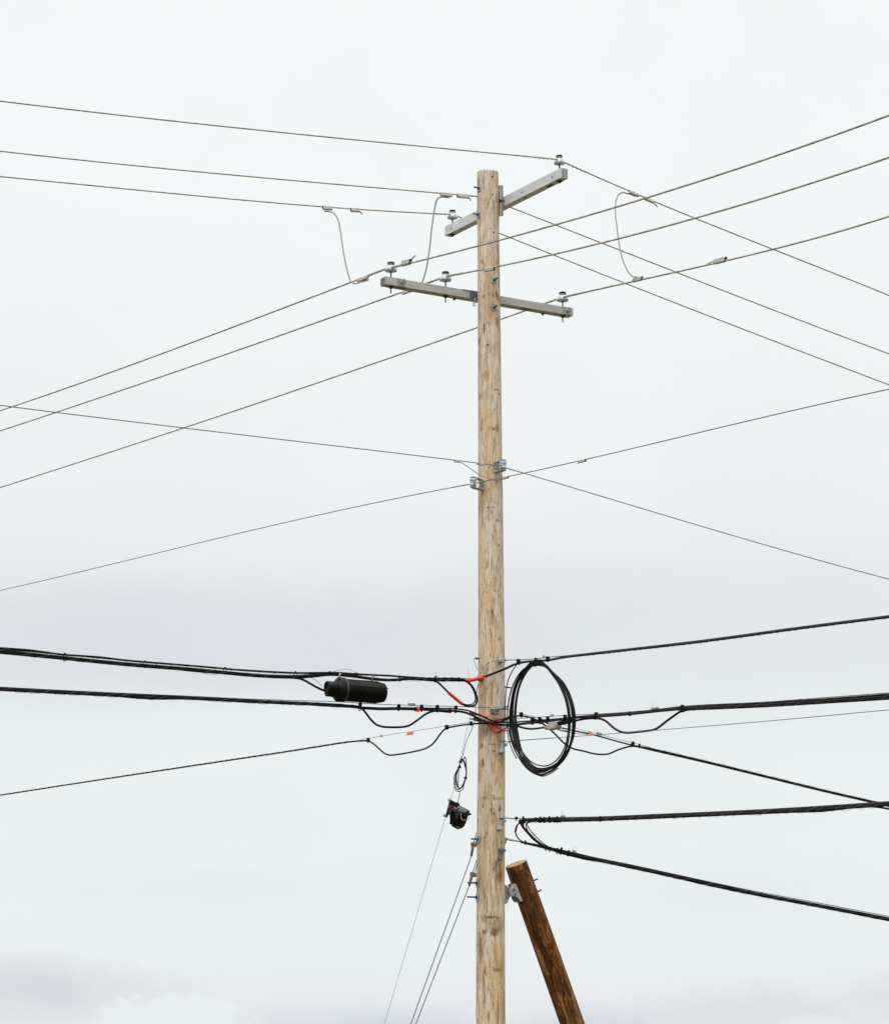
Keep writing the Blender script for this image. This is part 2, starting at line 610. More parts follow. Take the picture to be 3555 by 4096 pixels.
# ------------------------------------------------------------------ ground
bm = bmesh.new()
R_ = [0, 6, 20, 60, 200, 700, 2600]
prev = None
for r in R_:
    if r == 0:
        ring = [bm.verts.new((0, 0, 0))]
    else:
        ring = [bm.verts.new((r * math.cos(a * math.pi / 24), r * math.sin(a * math.pi / 24), 0)) for a in range(48)]
    if prev:
        for k in range(48):
            if len(prev) == 1:
                bm.faces.new((prev[0], ring[k], ring[(k + 1) % 48]))
            else:
                bm.faces.new((prev[k], ring[k], ring[(k + 1) % 48], prev[(k + 1) % 48]))
    prev = ring
gm, t, b, c = mat('dry_grass_and_dirt')
g1 = t.noise(c, 0.15, 6, 0.6)
g2 = t.noise(c, 3.0, 6, 0.7)
gc = t.mix(t.step(g1, 0.4, 0.6), (0.095, 0.082, 0.036), (0.135, 0.10, 0.06))
gc = t.mix(t.math('MULTIPLY', t.step(g2, 0.45, 0.65), 0.5), gc, (0.065, 0.066, 0.024))
t.link(gc, b.inputs['Base Color'])
b.inputs['Roughness'].default_value = 0.95
obj('ground', bm, gm, kind='structure')

# ------------------------------------------------------------------ utility pole
Z_TOP = at(1952, 690).z
# measured outline of the pole: photo row, centre, width (the trunk is slightly bowed)
TRUNK = [(690, 1950.3, 85.6), (840, 1951.8, 87.6), (1400, 1956.8, 92.2), (1790, 1959.4, 95.8), (2010, 1960.9, 98.6), (2300, 1963.2, 101.8), (2490, 1964.5, 104.4),
         (2650, 1964.9, 106.6), (2780, 1965.4, 107.8), (2950, 1965.6, 109), (3100, 1964.7, 110.6), (3290, 1963.7, 112.4), (3400, 1962.7, 113), (3700, 1961.9, 114), (4096, 1961.5, 117.3)]
_tz = [at(c_, r_, 0).z for r_, c_, w_ in TRUNK][::-1]
_tx = [at(c_, r_, 0).x for r_, c_, w_ in TRUNK][::-1]
_tr = [w_ / 2 / FPX * (at(c_, r_, 0) - CAM).dot(Vector((0, math.cos(PITCH), math.sin(PITCH)))) for r_, c_, w_ in TRUNK][::-1]
R_TOP = _tr[-1]


def prad(z):
    return float(np.interp(z, _tz, _tr)) + max(0.0, _tz[0] - z) * 0.0038


def pax(z):
    return float(np.interp(z, _tz, _tx))


def pole_pt(px, py, out=0.0):
    """point on the pole's near surface seen at a pixel, and the outward direction there"""
    y = -0.13
    for _ in range(4):
        p = at(px, py, y)
        r = prad(p.z)
        x = max(-0.985 * r, min(0.985 * r, p.x - pax(p.z)))
        y = -math.sqrt(r * r - x * x)
    n = Vector((x, y, 0)).normalized()
    return Vector((x + pax(p.z), y, p.z)) + n * out, n


dk, org = srgb(60, 40, 18), srgb(150, 98, 36)
stains_and_marks = []
sr = random.Random(21)
scars = [(1957 + sr.uniform(-40, 44), sr.uniform(760, 4080), sr.uniform(2.5, 5.5), sr.choice((2, 4, 9, 16)), sr.choice((dk, srgb(104, 74, 42), srgb(128, 92, 54))), sr.uniform(0.55, 0.9)) for _ in range(34)]
for (px, py, rx, rz, colr, amt) in [
        (1985, 3462, 10, 14, srgb(112, 66, 22), 0.85), (1998, 3500, 12, 22, srgb(138, 86, 30), 0.85), (1990, 3515, 10, 9, org, 0.7),
        (1962, 3670, 22, 4, dk, 0.85), (1935, 3672, 8, 14, srgb(140, 105, 62), 0.7), (1985, 3700, 26, 30, srgb(150, 116, 70), 0.75),
        (1978, 3728, 14, 12, srgb(96, 64, 26), 0.8), (1938, 3728, 8, 8, srgb(140, 92, 40), 0.8), (1922, 3800, 9, 40, srgb(120, 84, 40), 0.7),
        (1984, 3880, 14, 6, srgb(100, 76, 46), 0.7), (1913, 3890, 8, 40, srgb(150, 104, 50), 0.6), (2010, 4040, 8, 50, srgb(150, 100, 44), 0.6),
        (1938, 3192, 9, 5, org, 0.7), (1972, 3190, 6, 10, dk, 0.7), (1990, 3195, 12, 5, srgb(120, 84, 36), 0.7), (1975, 3270, 12, 26, srgb(176, 130, 76), 0.7),
        (1948, 1400, 6, 60, srgb(190, 150, 82), 0.6), (1949, 1500, 7, 22, srgb(178, 130, 58), 0.8), (1984, 1558, 9, 2.5, dk, 0.95),
        (1990, 1710, 6, 14, srgb(110, 78, 36), 0.7), (1972, 1716, 14, 6, srgb(172, 130, 72), 0.8), (1925, 1716, 5, 8, srgb(130, 92, 40), 0.7),
        (1916, 1366, 4, 9, dk, 0.8), (1951, 2030, 3, 3, dk, 0.9), (1970, 2029, 16, 1.2, srgb(80, 58, 34), 0.8), (1978, 2330, 8, 26, srgb(180, 136, 80), 0.7),
        (1960, 2430, 12, 60, srgb(196, 152, 92), 0.65), (1970, 2480, 10, 20, srgb(150, 108, 54), 0.6), (1955, 1180, 5, 60, srgb(170, 126, 66), 0.7),
        (1933, 1186, 4, 7, srgb(120, 84, 40), 0.8), (1992, 1192, 5, 12, srgb(150, 98, 44), 0.8), (1929, 1046, 4, 8, srgb(110, 72, 34), 0.8),
        (1985, 700, 7, 70, srgb(196, 150, 78), 0.6), (1991, 800, 6, 90, srgb(186, 138, 66), 0.65), (1914, 730, 4, 16, srgb(128, 86, 44), 0.7),
        (1970, 2977, 14, 1.6, srgb(84, 58, 32), 0.85), (1930, 2935, 8, 26, srgb(186, 140, 84), 0.6), (2006, 3040, 9, 26, srgb(168, 120, 64), 0.6),
        (1990, 2650, 8, 20, srgb(176, 132, 76), 0.6), (2010, 2712, 1.6, 4, dk, 0.95), (1948, 2755, 3, 2, dk, 0.9), (1984, 1930, 10, 16, srgb(150, 106, 56), 0.6)] + scars:  # the last listed patch is a brown tone below the right spool bracket
    p, n = pole_pt(px, py)
    stains_and_marks.append((p, rx / 370.0, rz / 365.0, colr, amt))
M_wood = wood('weathered_pole_wood', srgb(216, 203, 186), srgb(211, 182, 142), srgb(138, 107, 70), srgb(58, 42, 26), stains_and_marks, 1.15, grey_top=True)
M_brace = wood('creosoted_wood', srgb(100, 60, 22), srgb(80, 43, 12), srgb(40, 22, 8), srgb(24, 14, 6), (), 1.35, 0.35,
                [(srgb(176, 104, 34), 0.50, 0.66, 0.7, (24, 24, 4.5)), (srgb(206, 140, 58), 0.58, 0.68, 0.75, (38, 38, 6)), (srgb(164, 126, 72), 0.56, 0.66, 0.8, (8, 8, 1.3)), (srgb(44, 26, 12), 0.54, 0.66, 0.8, (14, 14, 3))])
M_cut = wood('sawn_wood_end', srgb(206, 178, 132), srgb(184, 140, 84), srgb(140, 92, 46), srgb(84, 52, 22), (), 1.1)

pole = thing('utility_pole', 'tall weathered wooden utility pole with two crossarms near its top', 'utility pole', (0, 0, 0))
bm = bmesh.new()
KNOTS = [(rnd.uniform(2.5, Z_TOP - 0.3), rnd.uniform(0, 6.28)) for _ in range(46)]
SEG, NR = 56, 240
rings = []
zz = [-0.6 + (Z_TOP + 0.6) * (i / NR) for i in range(NR + 1)]
prof = [(z, prad(z)) for z in zz[:-1]] + [(Z_TOP - 0.02, R_TOP * 0.999), (Z_TOP - 0.004, R_TOP * 0.985), (Z_TOP + 0.004, R_TOP * 0.93)]
for (z, r) in prof:
    ring = []
    KN = [q for q in KNOTS if abs(z - q[0]) < 0.2]
    px_ = pax(z)
    for k in range(SEG):
        a = 2 * math.pi * k / SEG
        d = 1 + 0.012 * sum(math.exp(-((z - kz) / 0.05) ** 2 - ((math.cos(a - ka) - 1) / 0.06) ** 2) for kz, ka in KN) * 1.6 + 0.006 * math.sin(3 * a + z * 0.9) + 0.004 * math.sin(7 * a - z * 1.7) + 0.003 * math.sin(2 * a + 5 * math.sin(z * 1.3)) + rnd.uniform(-0.003, 0.003)
        ring.append(bm.verts.new((px_ + r * d * math.cos(a), r * d * math.sin(a), z + (0.006 * math.sin(a * 2 + 1) if z > Z_TOP - 0.03 else 0))))
    rings.append(ring)
for A, B in zip(rings, rings[1:]):
    for k in range(SEG):
        f = bm.faces.new((A[k], A[(k + 1) % SEG], B[(k + 1) % SEG], B[k]))
        f.smooth = True
bm.faces.new(rings[-1])
bm.faces.new(rings[0][::-1])
obj('pole_shaft', bm, M_wood, pole)


def disc_hole(px, py, r, parent, p=None, n=None):
    if p is None:
        p, n = pole_pt(px, py)
    bm = bmesh.new()
    z = n
    x = UP.cross(z).normalized()
    y = z.cross(x)
    lathe(bm, [(0, 0.0025), (r * 0.8, 0.0025), (r, 0.0005), (r * 1.02, -0.01)], frame(p, x, y, z), 14)
    return obj('bolt_hole', bm, M_hole, parent)


for (px, py) in ((1967.5, 708), (1970, 779), (1973, 930)):
    disc_hole(px, py, 0.0105, pole)


def washer(px, py, size_w, size_h, blen, name='washer_plate', nut=0.017, rod=0.009, shiny=None, tilt=0.0, drop=0.0):
    p, n = pole_pt(px, py)
    x = UP.cross(n).normalized()
    R = Matrix.Rotation(tilt, 3, n)
    xx, yy = R @ x, R @ UP
    bm = bmesh.new()
    box(bm, frame(p + n * 0.004, xx, n, yy), size_w, 0.008, size_h, 0, 0.002)
    o = obj(name, bm, shiny or M_galv, pole)
    bm = bmesh.new()
    lathe(bm, [(0, 0.006), (nut, 0.006), (nut, 0.024), (nut * 0.6, 0.03), (0, 0.03)], frame(p, xx, yy, n), 6)
    for f in bm.faces:
        f.smooth = False
    tube(bm, [p + n * 0.01, p + n * blen - UP * drop], rod, 10)
    obj('bolt', bm, M_bolt, o)
    return o


washer(1917, 753, 0.058, 0.078, 0.075, tilt=0.05)
washer(1915, 859, 0.058, 0.078, 0.075, tilt=-0.04)
washer(1975, 1120, 0.060, 0.074, 0.09)
washer(1974, 1230, 0.060, 0.074, 0.085, tilt=0.1)
washer(1913, 3357, 0.070, 0.082, 0.085)
washer(1910, 3532, 0.072, 0.088, 0.115)
washer(1910, 3589, 0.072, 0.084, 0.12)

# crossarms: 8 ft arms of 4.5 x 3.5 inch section, bolted on the far sides of the pole
LA = 2.44


def crossarm(center, ax, w, h, body, cap, label):
    """ax = long axis; returns part, and frame axes (front = side facing the camera)"""
    fr = Vector((-ax.y, ax.x, 0))
    if fr.y > 0:
        fr = -fr
    bm = bmesh.new()
    m = frame(Vector((0, 0, 0)), ax, fr, UP)
    if m.to_3x3().determinant() < 0:
        m = frame(Vector((0, 0, 0)), ax, -fr, UP)
    r = bmesh.ops.create_cube(bm, size=1.0, matrix=Matrix.Diagonal((LA, w, h, 1)))
    for f in bm.faces:
        f.material_index = 1 if abs(f.normal.x) > 0.5 else 0
    bmesh.ops.bevel(bm, geom=[e for e in bm.edges], offset=0.0035, segments=2, affect='EDGES', profile=0.5)
    me = obj('crossarm', bm, [body, cap], pole, local=True)
    me.location = center
    me.rotation_euler = m.to_euler()
    me['label'] = label
    return me, fr


def arm_part(name, bm, mats, arm):
    """sub-part built in world coordinates, parented to a rotated arm"""
    mw = Matrix.Translation(arm.location) @ arm.rotation_euler.to_matrix().to_4x4()
    bm.transform(mw.inverted())
    return obj(name, bm, mats, arm, local=True)


cA = Vector((UB.x * 0.21 + 0.004, UB.y * 0.21, 12.165))
cB = Vector((-UA.x * 0.21, -UA.y * 0.21, 11.095))
armA, frA = crossarm(cA, UA, 0.089, 0.114, M_armA, M_armAe, 'smooth light grey upper crossarm')
armB, frB = crossarm(cB, UB, 0.114, 0.089, M_armB, M_armBe, 'weathered speckled lower crossarm')
# holes, label and bracket of the upper arm
for s in (-1.085, 0.43, 1.04):
    bm = bmesh.new()
    p = cA + UA * s + frA * 0.0445
    lathe(bm, [(0, 0.001), (0.0105, 0.001), (0.0115, -0.01)], frame(p, UP.cross(frA), UP, frA), 14)
    arm_part('bolt_hole', bm, M_hole, armA)
for s in (0.44, 0.93):
    bm = bmesh.new()
    box(bm, frame(cA + UA * s - UP * 0.0575, UA, frA, UP), 0.11 if s > 0.5 else 0.025, 0.03, 0.002)
    arm_part('slot', bm, M_hole, armA)
bm = bmesh.new()
pl = cA + UA * (-0.965) + frA * 0.0455 + UP * 0.004
fx = UP.cross(frA)
box(bm, frame(pl, fx, frA, UP), 0.078, 0.002, 0.062, 0)
for k, (wd, zz_) in enumerate(((0.03, 0.012), (0.04, -0.006), (0.05, -0.018))):
    box(bm, frame(pl + frA * 0.0012 + UP * zz_ - fx * 0.002, fx, frA, UP), wd, 0.002, 0.004, 1)
arm_part('paper_label', bm, [M_white, M_print], armA)
# end mark: shallow moulded lines on the cap
bm = bmesh.new()
pe = cA + UA * 1.2205
for (dy, dz, sy, sz) in ((-0.017, 0.015, 0.004, 0.045), (0.002, -0.03, 0.03, 0.003), (0.02, 0.01, 0.003, 0.04)):
    box(bm, frame(pe + frA * -dy + UP * dz, UA, -frA, UP), 0.0025, sy, sz)
arm_part('end_moulding', bm, M_armBe, armA)
# the ribbed gain channel between pole and upper arm
bm = bmesh.new()
ch = UB * 0.135 + UP * 12.17
prof = [(-0.075, 0.012), (-0.055, 0.012), (-0.045, -0.012), (-0.012, -0.012), (-0.004, 0.006), (0.004, 0.006), (0.012, -0.012), (0.045, -0.012), (0.055, 0.012), (0.075, 0.012)]
th = 0.005
def chan(pr_, z0_, z1_):
    q_ = [ch + UA * a_ + UB * d_ for a_, d_ in pr_] + [ch + UA * a_ + UB * (d_ + th) for a_, d_ in reversed(pr_)]
    prism(bm, [p_ + UP * z0_ for p_ in q_], UP * (z1_ - z0_))


zc_ = [-0.18, -0.153, -0.107, 0.107, 0.153, 0.18]
for k in range(5):
    if k in (1, 3):                                     # the long slots through the flange
        chan(prof[:6] + [(0.012, -0.012), (0.020, -0.012)], zc_[k], zc_[k + 1])
        chan([(0.036, -0.012)] + prof[7:], zc_[k], zc_[k + 1])
    else:
        chan(prof, zc_[k], zc_[k + 1])
obj('mounting_channel', bm, M_alub, pole)
bm = bmesh.new()
p = ch + UA * 0.062
tube(bm, [p - UB * 0.03, p + UB * 0.03], 0.014, 8)
obj('bolt', bm, M_bolt, pole)
# mounting hardware of the lower arm
bm = bmesh.new()
ch = -UA * 0.14 + UP * 11.09
box(bm, frame(ch, UB, UA, UP), 0.30, 0.012, 0.10, 0, 0.003)
box(bm, frame(ch - UB * 0.17 - UA * 0.07 + UP * 0.047, UB, UA, UP), 0.16, 0.13, 0.006, 0, 0.001)
obj('mounting_plate', bm, M_galvd, pole)
bm = bmesh.new()
torus(bm, -UB * 0.155 - UA * 0.05 + UP * 10.95, UA, 0.016, 0.005)
tube(bm, [-UB * 0.155 - UA * 0.05 + UP * 10.966, -UB * 0.14 - UA * 0.05 + UP * 11.03], 0.006)
obj('hanger_eye', bm, M_galv, pole)
for s in (-1.02, 1.135):
    bm = bmesh.new()
    p = cB + UB * s + UA * 0.057
    box(bm, frame(p + UA * 0.003, UB, UA, UP), 0.098, 0.006, 0.088, 0, 0.001)
    tube(bm, [p + UA * 0.006, p + UA * 0.045], 0.012, 10)
    torus(bm, p + UA * 0.065, UB, 0.022, 0.0065)
    lathe(bm, [(0, 0.006), (0.02, 0.006), (0.02, 0.02), (0, 0.02)], frame(p, UB, UP, UA), 6)
    arm_part('eye_bolt', bm, M_galv, armB)
for s in (-0.30, 0.86):
    bm = bmesh.new()
    p = cB + UB * s - UP * 0.0445 - UA * 0.02
    lathe(bm, [(0, -0.03), (0.011, -0.028), (0.013, -0.012), (0.02, -0.01), (0.02, 0.0)], frame(p, UB, UA, UP), 10)
    arm_part('bolt', bm, M_bolt, armB)
for s in (-1.0, 0.62):
    bm = bmesh.new()
    p = cB + UB * s - UP * 0.0455
    box(bm, frame(p, UB, UA, UP), 0.12, 0.08, 0.003)
    arm_part('strap_plate', bm, M_clay, armB)

# bolts with nuts hanging under the arm, where the insulator pins come through, belong to the insulators

# cast cable brackets


def hook_bracket(px0, secs, nose=None, label=None, m=None):
    """casting lofted down the pole face: secs = (py, dx_px, width_px, stand-off m)"""
    p, n = pole_pt(px0, secs[0][0])
    x = UP.cross(n).normalized()
    bm = bmesh.new()
    rings = []
    for (py, dx, wpx, so) in secs:
        q, _ = pole_pt(px0, py)
        q = q + x * (dx / 372.0 / max(0.35, abs(x.x)))
        hw = 0.68 * wpx / 372.0 / 2 / max(0.35, abs(x.x))
        ring = []
        for (sx, sy) in ((-1, 0), (-1, 0.6), (-0.6, 1), (0.6, 1), (1, 0.6), (1, 0)):
            ring.append(bm.verts.new(q + x * hw * sx + n * (so * sy - 0.004)))
        rings.append(ring)
    for A, B in zip(rings, rings[1:]):
        for k in range(6):
            bm.faces.new((A[k], A[(k + 1) % 6], B[(k + 1) % 6], B[k]))
    bm.faces.new(rings[0][::-1])
    bm.faces.new(rings[-1])
    bmesh.ops.recalc_face_normals(bm, faces=list(bm.faces))
    bmesh.ops.bevel(bm, geom=[e for e in bm.edges], offset=0.003, segments=1, affect='EDGES')
    if nose:
        for (py, dx, so, r) in nose:
            q, _ = pole_pt(px0, py)
            q = q + x * (dx / 372.0) + n * so
            tube(bm, [q - n * 0.03, q + n * 0.012 + x * 0.006], r, 10)
    return obj('cable_bracket', bm, m or M_galv, pole)


hook_bracket(2003, [(2960, 3, 22, 0.035), (2965, 4, 22, 0.05), (2972, 2, 15, 0.045), (2984, 1, 14, 0.045), (2996, 0, 13, 0.042), (3004, -2, 18, 0.05), (3010, -2, 22, 0.055), (3013, -2, 22, 0.05)], [(2981, 8, 0.05, 0.014), (2963, -4, 0.045, 0.01)])
hook_bracket(1998, [(3268, 4, 20, 0.03), (3272, 5, 22, 0.05), (3280, 4, 16, 0.045), (3292, 2, 15, 0.045), (3304, 0, 14, 0.042), (3312, -4, 19, 0.05), (3318, -5, 22, 0.055), (3321, -5, 21, 0.05)], [(3285, 9, 0.05, 0.014), (3271, -4, 0.04, 0.01)])
hook_bracket(1998, [(3393, 3, 25, 0.035), (3398, 3, 26, 0.045), (3404, 2, 20, 0.045), (3416, 1, 15, 0.042), (3426, -1, 15, 0.04), (3433, -3, 17, 0.048), (3440, -3, 19, 0.05), (3443, -3, 18, 0.045)], [(3403, 8, 0.05, 0.013)], m=M_galvd)
# bracket on the far right side that holds the lower right cable
bm = bmesh.new()
q = at(2021, 3352, 0.05)
n = Vector((q.x, q.y, 0)).normalized()
prism(bm, [at(2014, 3349, 0.05), at(2022, 3350, 0.05), at(2026, 3353, 0.05), at(2027, 3362, 0.05), at(2024, 3371, 0.05), at(2019, 3383, 0.05), at(2014, 3386, 0.05)], Vector((-0.02, 0.055, 0)))
tube(bm, [at(2020, 3354, 0.06), at(2029, 3355, 0.06)], 0.012, 8)
obj('cable_bracket', bm, M_galv, pole)
# through-bolt clevises for the upper messengers
bm = bmesh.new()
p, n = pole_pt(1997, 2644)
lathe(bm, [(0, 0), (0.027, 0), (0.03, 0.02), (0.024, 0.045), (0.012, 0.06), (0, 0.06)], frame(p, UP.cross(n).normalized(), UP, n), 14)
tube(bm, [p + n * 0.05 + UP * 0.012, at(2010, 2638, -0.26), at(2018, 2636, -0.29)], 0.014, 10)
tube(bm, [p + n * 0.05 - UP * 0.004, at(2008, 2645, -0.26), at(2018, 2647, -0.29)], 0.012, 10)
obj('messenger_clevis', bm, M_galv, pole)
bm = bmesh.new()
p, n = pole_pt(1996, 2829)
b0 = at(2000, 2830, -0.17)
box(bm, frame(b0, Vector((0.85, -0.53, 0)), Vector((0.53, 0.85, 0)), UP), 0.115, 0.06, 0.04, 0, 0.006)
tube(bm, [at(2008, 2828, -0.19), at(2030, 2826, -0.22)], 0.011, 8)
tube(bm, [at(2008, 2837, -0.19), at(2030, 2836, -0.22)], 0.009, 8)
tube(bm, [at(1986, 2838, -0.2), at(1961, 2834, -0.2)], 0.012, 8)
obj('messenger_clevis', bm, M_galv, pole)
for (dx, ln) in ((0, 0), (9, 3)):
    bm = bmesh.new()
    tube(bm, catmull([at(1963 + dx, 2832, -0.2), at(1963 + dx, 2842, -0.215), at(1966 + dx, 2852, -0.215), at(1972 + dx + ln, 2857 + ln * .3, -0.21), at(1978 + dx + ln, 2853 + ln, -0.205)], 5), 0.0065, 6)
    obj('hook_finger', bm, M_ink, pole)
bm = bmesh.new()
p, n = pole_pt(1924, 2716)
lathe(bm, [(0, 0.05), (0.014, 0.048), (0.026, 0.04), (0.03, 0.0)], frame(p, UP.cross(n).normalized(), UP, n), 14)
obj('bolt', bm, M_galvd, pole)
bm = bmesh.new()
tube(bm, [Vector((0.13, 0.03, at(2020, 2745).z)), at(2043.5, 2751, 0.0)], 0.008, 8)
obj('bolt', bm, M_bolt, pole)
# bracket on the near left that dead-ends the thin left-hand messenger
bm = bmesh.new()
p, n = pole_pt(1911, 2878)
tube(bm, [at(1918, 2880, -0.13), at(1898, 2876, -0.2)], 0.022, 10)
tube(bm, [at(1900, 2878, -0.2), at(1889, 2876, -0.22), at(1880, 2875, -0.235)], 0.009, 8)
tube(bm, [at(1916, 2887, -0.14), at(1925, 2890, -0.15)], 0.02, 8)
obj('messenger_clevis', bm, M_galvd, pole)

# ------------------------------------------------------------------ brace pole
BD = Vector((math.cos(math.radians(38)), math.sin(math.radians(38)), 0))
bt = at(2063, 3455, 0.17)
y_foot = 0.17 + 0.595 * math.tan(math.radians(38))
bb = at(2289, 4096, y_foot)
bax = (bt - bb).normalized()
bfoot = bb - bax * ((bb.z + 0.5) / bax.z)
brace = thing('brace_pole', 'dark brown leaning timber prop with pale sawn end against the main pole', 'brace pole', (bfoot.x, bfoot.y, 0))
bm = bmesh.new()
L_ = (bt - bfoot).length
bx = bax.cross(Vector((0, -1, 0))).normalized()
by = bax.cross(bx)
rings = []
NB = 60
for i in range(NB + 1):
    s = L_ * i / NB
    r = 0.1205 + (L_ - s) * 0.0042
    if i == NB:
        r *= 0.995
    ring = []
    for k in range(40):
        a = 2 * math.pi * k / 40
        d = 1 + 0.007 * math.sin(3 * a + s * 1.1) + 0.004 * math.sin(5 * a - s * 2.3) + rnd.uniform(-0.003, 0.003)
        ring.append(bm.verts.new(bfoot + bax * s + (bx * math.cos(a) + by * math.sin(a)) * r * d))
    rings.append(ring)
for A, B in zip(rings, rings[1:]):
    for k in range(40):
        f = bm.faces.new((A[k], A[(k + 1) % 40], B[(k + 1) % 40], B[k]))
        f.smooth = True
f = bm.faces.new(rings[-1])
f.material_index = 1
bm.faces.new(rings[0][::-1])
# local coordinates that run along the timber, so that its grain does too
mb = frame(bfoot, bx, by, bax)
if mb.to_3x3().determinant() < 0:
    mb = frame(bfoot, bx, -by, bax)
bm.transform(mb.inverted())
bmesh.ops.recalc_face_normals(bm, faces=list(bm.faces))
o = obj('brace_shaft', bm, [M_brace, M_cut], brace, local=True)
o.location = bfoot - Vector(brace.location)
o.rotation_euler = mb.to_euler()
BN = Vector((BD.y, -BD.x, 0))
bp = lambda px, py: onplane(px, py, (0, 0, 0), BD)
bq = lambda px, py: onplane(px, py, BN * 0.085, BD)
bo = lambda q, off: onplane(q[0], q[1], BN * off, BD)
bm = bmesh.new()
prism(bm, [bo(q, 0.03) for q in ((2012, 3538), (2022, 3540), (2027, 3541), (2030, 3549), (2037, 3549), (2041, 3556), (2042, 3584), (2038, 3590), (2034, 3598), (2029, 3613), (2021, 3616), (2012, 3616))], BN * -0.03)
obj('hinge_plate', bm, M_hinge, brace)
bm = bmesh.new()
prism(bm, [bo(q, 0.085) for q in ((2043, 3541), (2060, 3533), (2066, 3543), (2071, 3552), (2076, 3568), (2082, 3583), (2090, 3602), (2083, 3606), (2070, 3590), (2060, 3584), (2050, 3586), (2043, 3582), (2040, 3570), (2038, 3560), (2041, 3552))], BN * -0.025)
hinge = obj('hinge_casting', bm, M_hinge, brace)
bm = bmesh.new()
prism(bm, [bo(q, 0.06) for q in ((2050, 3584), (2060, 3582), (2070, 3588), (2084, 3605), (2080, 3609), (2064, 3609), (2055, 3598))], BN * -0.03)
obj('hinge_shaded_underside', bm, M_galvd, hinge)  # underside of the casting, its shade put in as a darker steel
for (px, py, rr) in ((2051, 3559, 0.026), (2057, 3577, 0.026)):
    rr = 0.019
    p = bq(px, py) - BN * 0.002
    bm = bmesh.new()
    lathe(bm, [(rr, -0.005), (rr, 0.010), (rr * 0.8, 0.014), (rr * 0.5, 0.014), (0, 0.014)], frame(p, BD, UP, BN), 18)
    obj('hinge_boss', bm, M_hinge, hinge)
bm = bmesh.new()
p = bq(2051, 3559) + BN * 0.008
lathe(bm, [(0.014, 0), (0.014, 0.015), (0.007, 0.016), (0.007, 0.03), (0, 0.03)], frame(p, BD, UP, BN), 6)
obj('bolt', bm, M_galvd, hinge)
bm = bmesh.new()
p = bq(2057, 3577) + BN * 0.0135
lathe(bm, [(0.010, 0), (0.010, 0.001), (0, 0.001)], frame(p, BD, UP, BN), 12)
obj('bolt_hole', bm, M_hole, hinge)
for (px, py, qx, qy) in ((2136, 3521, 2149, 3516), (2151, 3566, 2164, 3559)):
    bm = bmesh.new()
    a = bp(px, py)
    tube(bm, [a - (bp(qx, qy) - a) * 0.8, bp(qx, qy)], 0.0095, 10)
    obj('bolt', bm, M_bolt, brace)
bm = bmesh.new()
tube(bm, [bq(2048, 3539) - BN * 0.02, bq(2041, 3544) - BN * 0.02], 0.02, 8)
obj('bolt', bm, M_galvd, hinge)

# ------------------------------------------------------------------ pin insulators


def make_insulator(kind, label):
    t_ = thing('pin_insulator', label, 'insulator', (0, 0, 0), 'pin insulators on the crossarms')
    k = 1.0 if kind == 'A' else 1.13
    z0 = 0.076 if kind == 'A' else 0.084
    zt = 0.176 if kind == 'A' else 0.188
    R = 0.0595 if kind == 'A' else 0.0665
    h = zt - z0
    I = Matrix.Identity(4)
    bm = bmesh.new()
    pr = [(R * 0.22, z0 + 0.045), (R * 0.30, z0 - 0.001), (R * 0.42, z0 - 0.001), (R * 0.46, z0 + h * 0.34), (R * 0.62, z0 + h * 0.34), (R * 0.66, z0 + 0.004), (R * 0.74, z0 + 0.004), (R * 0.78, z0 + h * 0.30), (R * 0.86, z0 + h * 0.28),
          (R * 0.95, z0), (R, z0 + 0.006), (R * 0.995, z0 + h * 0.16), (R * 0.95, z0 + h * 0.28), (R * 0.87, z0 + h * 0.42), (R * 0.74, z0 + h * 0.54), (R * 0.60, z0 + h * 0.60), (R * 0.54, z0 + h * 0.61)]
    lathe(bm, pr, I, 28)
    obj('porcelain_skirt', bm, M_porc, t_, local=True)
    bm = bmesh.new()
    pr = [(R * 0.54, z0 + h * 0.61), (R * 0.47, z0 + h * 0.64), (R * 0.44, z0 + h * 0.72), (R * 0.5, z0 + h * 0.755), (R * 0.60, z0 + h * 0.775), (R * 0.61, z0 + h * 0.90), (R * 0.54, z0 + h * 0.97), (R * 0.35, zt), (0, zt + 0.001)]
    lathe(bm, pr, I, 24, [0, 0, 0, 0, 0, 0, 1 if kind == 'B' else 0, 1 if kind == 'B' else 0])
    obj('glazed_head', bm, [M_glaze, M_porc], t_, local=True)
    bm = bmesh.new()
    for dz in (-0.003, 0.004):
        torus(bm, (0, 0, z0 + h * 0.71 + dz), (0.06, 0.08, 1), R * 0.51, 0.0034, seg=24)
    obj('tie_wire', bm, M_tie, t_, local=True)
    bm = bmesh.new()
    d = 0.114 if kind == 'A' else 0.089
    lo = -d - (0.03 if kind == 'A' else 0.078)
    tube(bm, [Vector((0, 0, lo)), Vector((0, 0, 0.0)), Vector((0, 0, 0.01)), Vector((0, 0, z0 + 0.03))], lambda q: 0.0068 if q < 0.4 else 0.0085, 10)
    box(bm, Matrix.Translation((0, 0, -d - 0.004)), 0.062, 0.062, 0.007)
    lathe(bm, [(0, -d - 0.024), (0.017, -d - 0.024), (0.017, -d - 0.008), (0, -d - 0.007)], I, 6)
    obj('pin', bm, M_bolt, t_, local=True)
    return t_


def copy_tree(o, parent=None):
    c = o.copy()
    COL.objects.link(c)
    if parent is not None:
        c.parent = parent
    for ch_ in list(o.children):
        copy_tree(ch_, c)
    return c


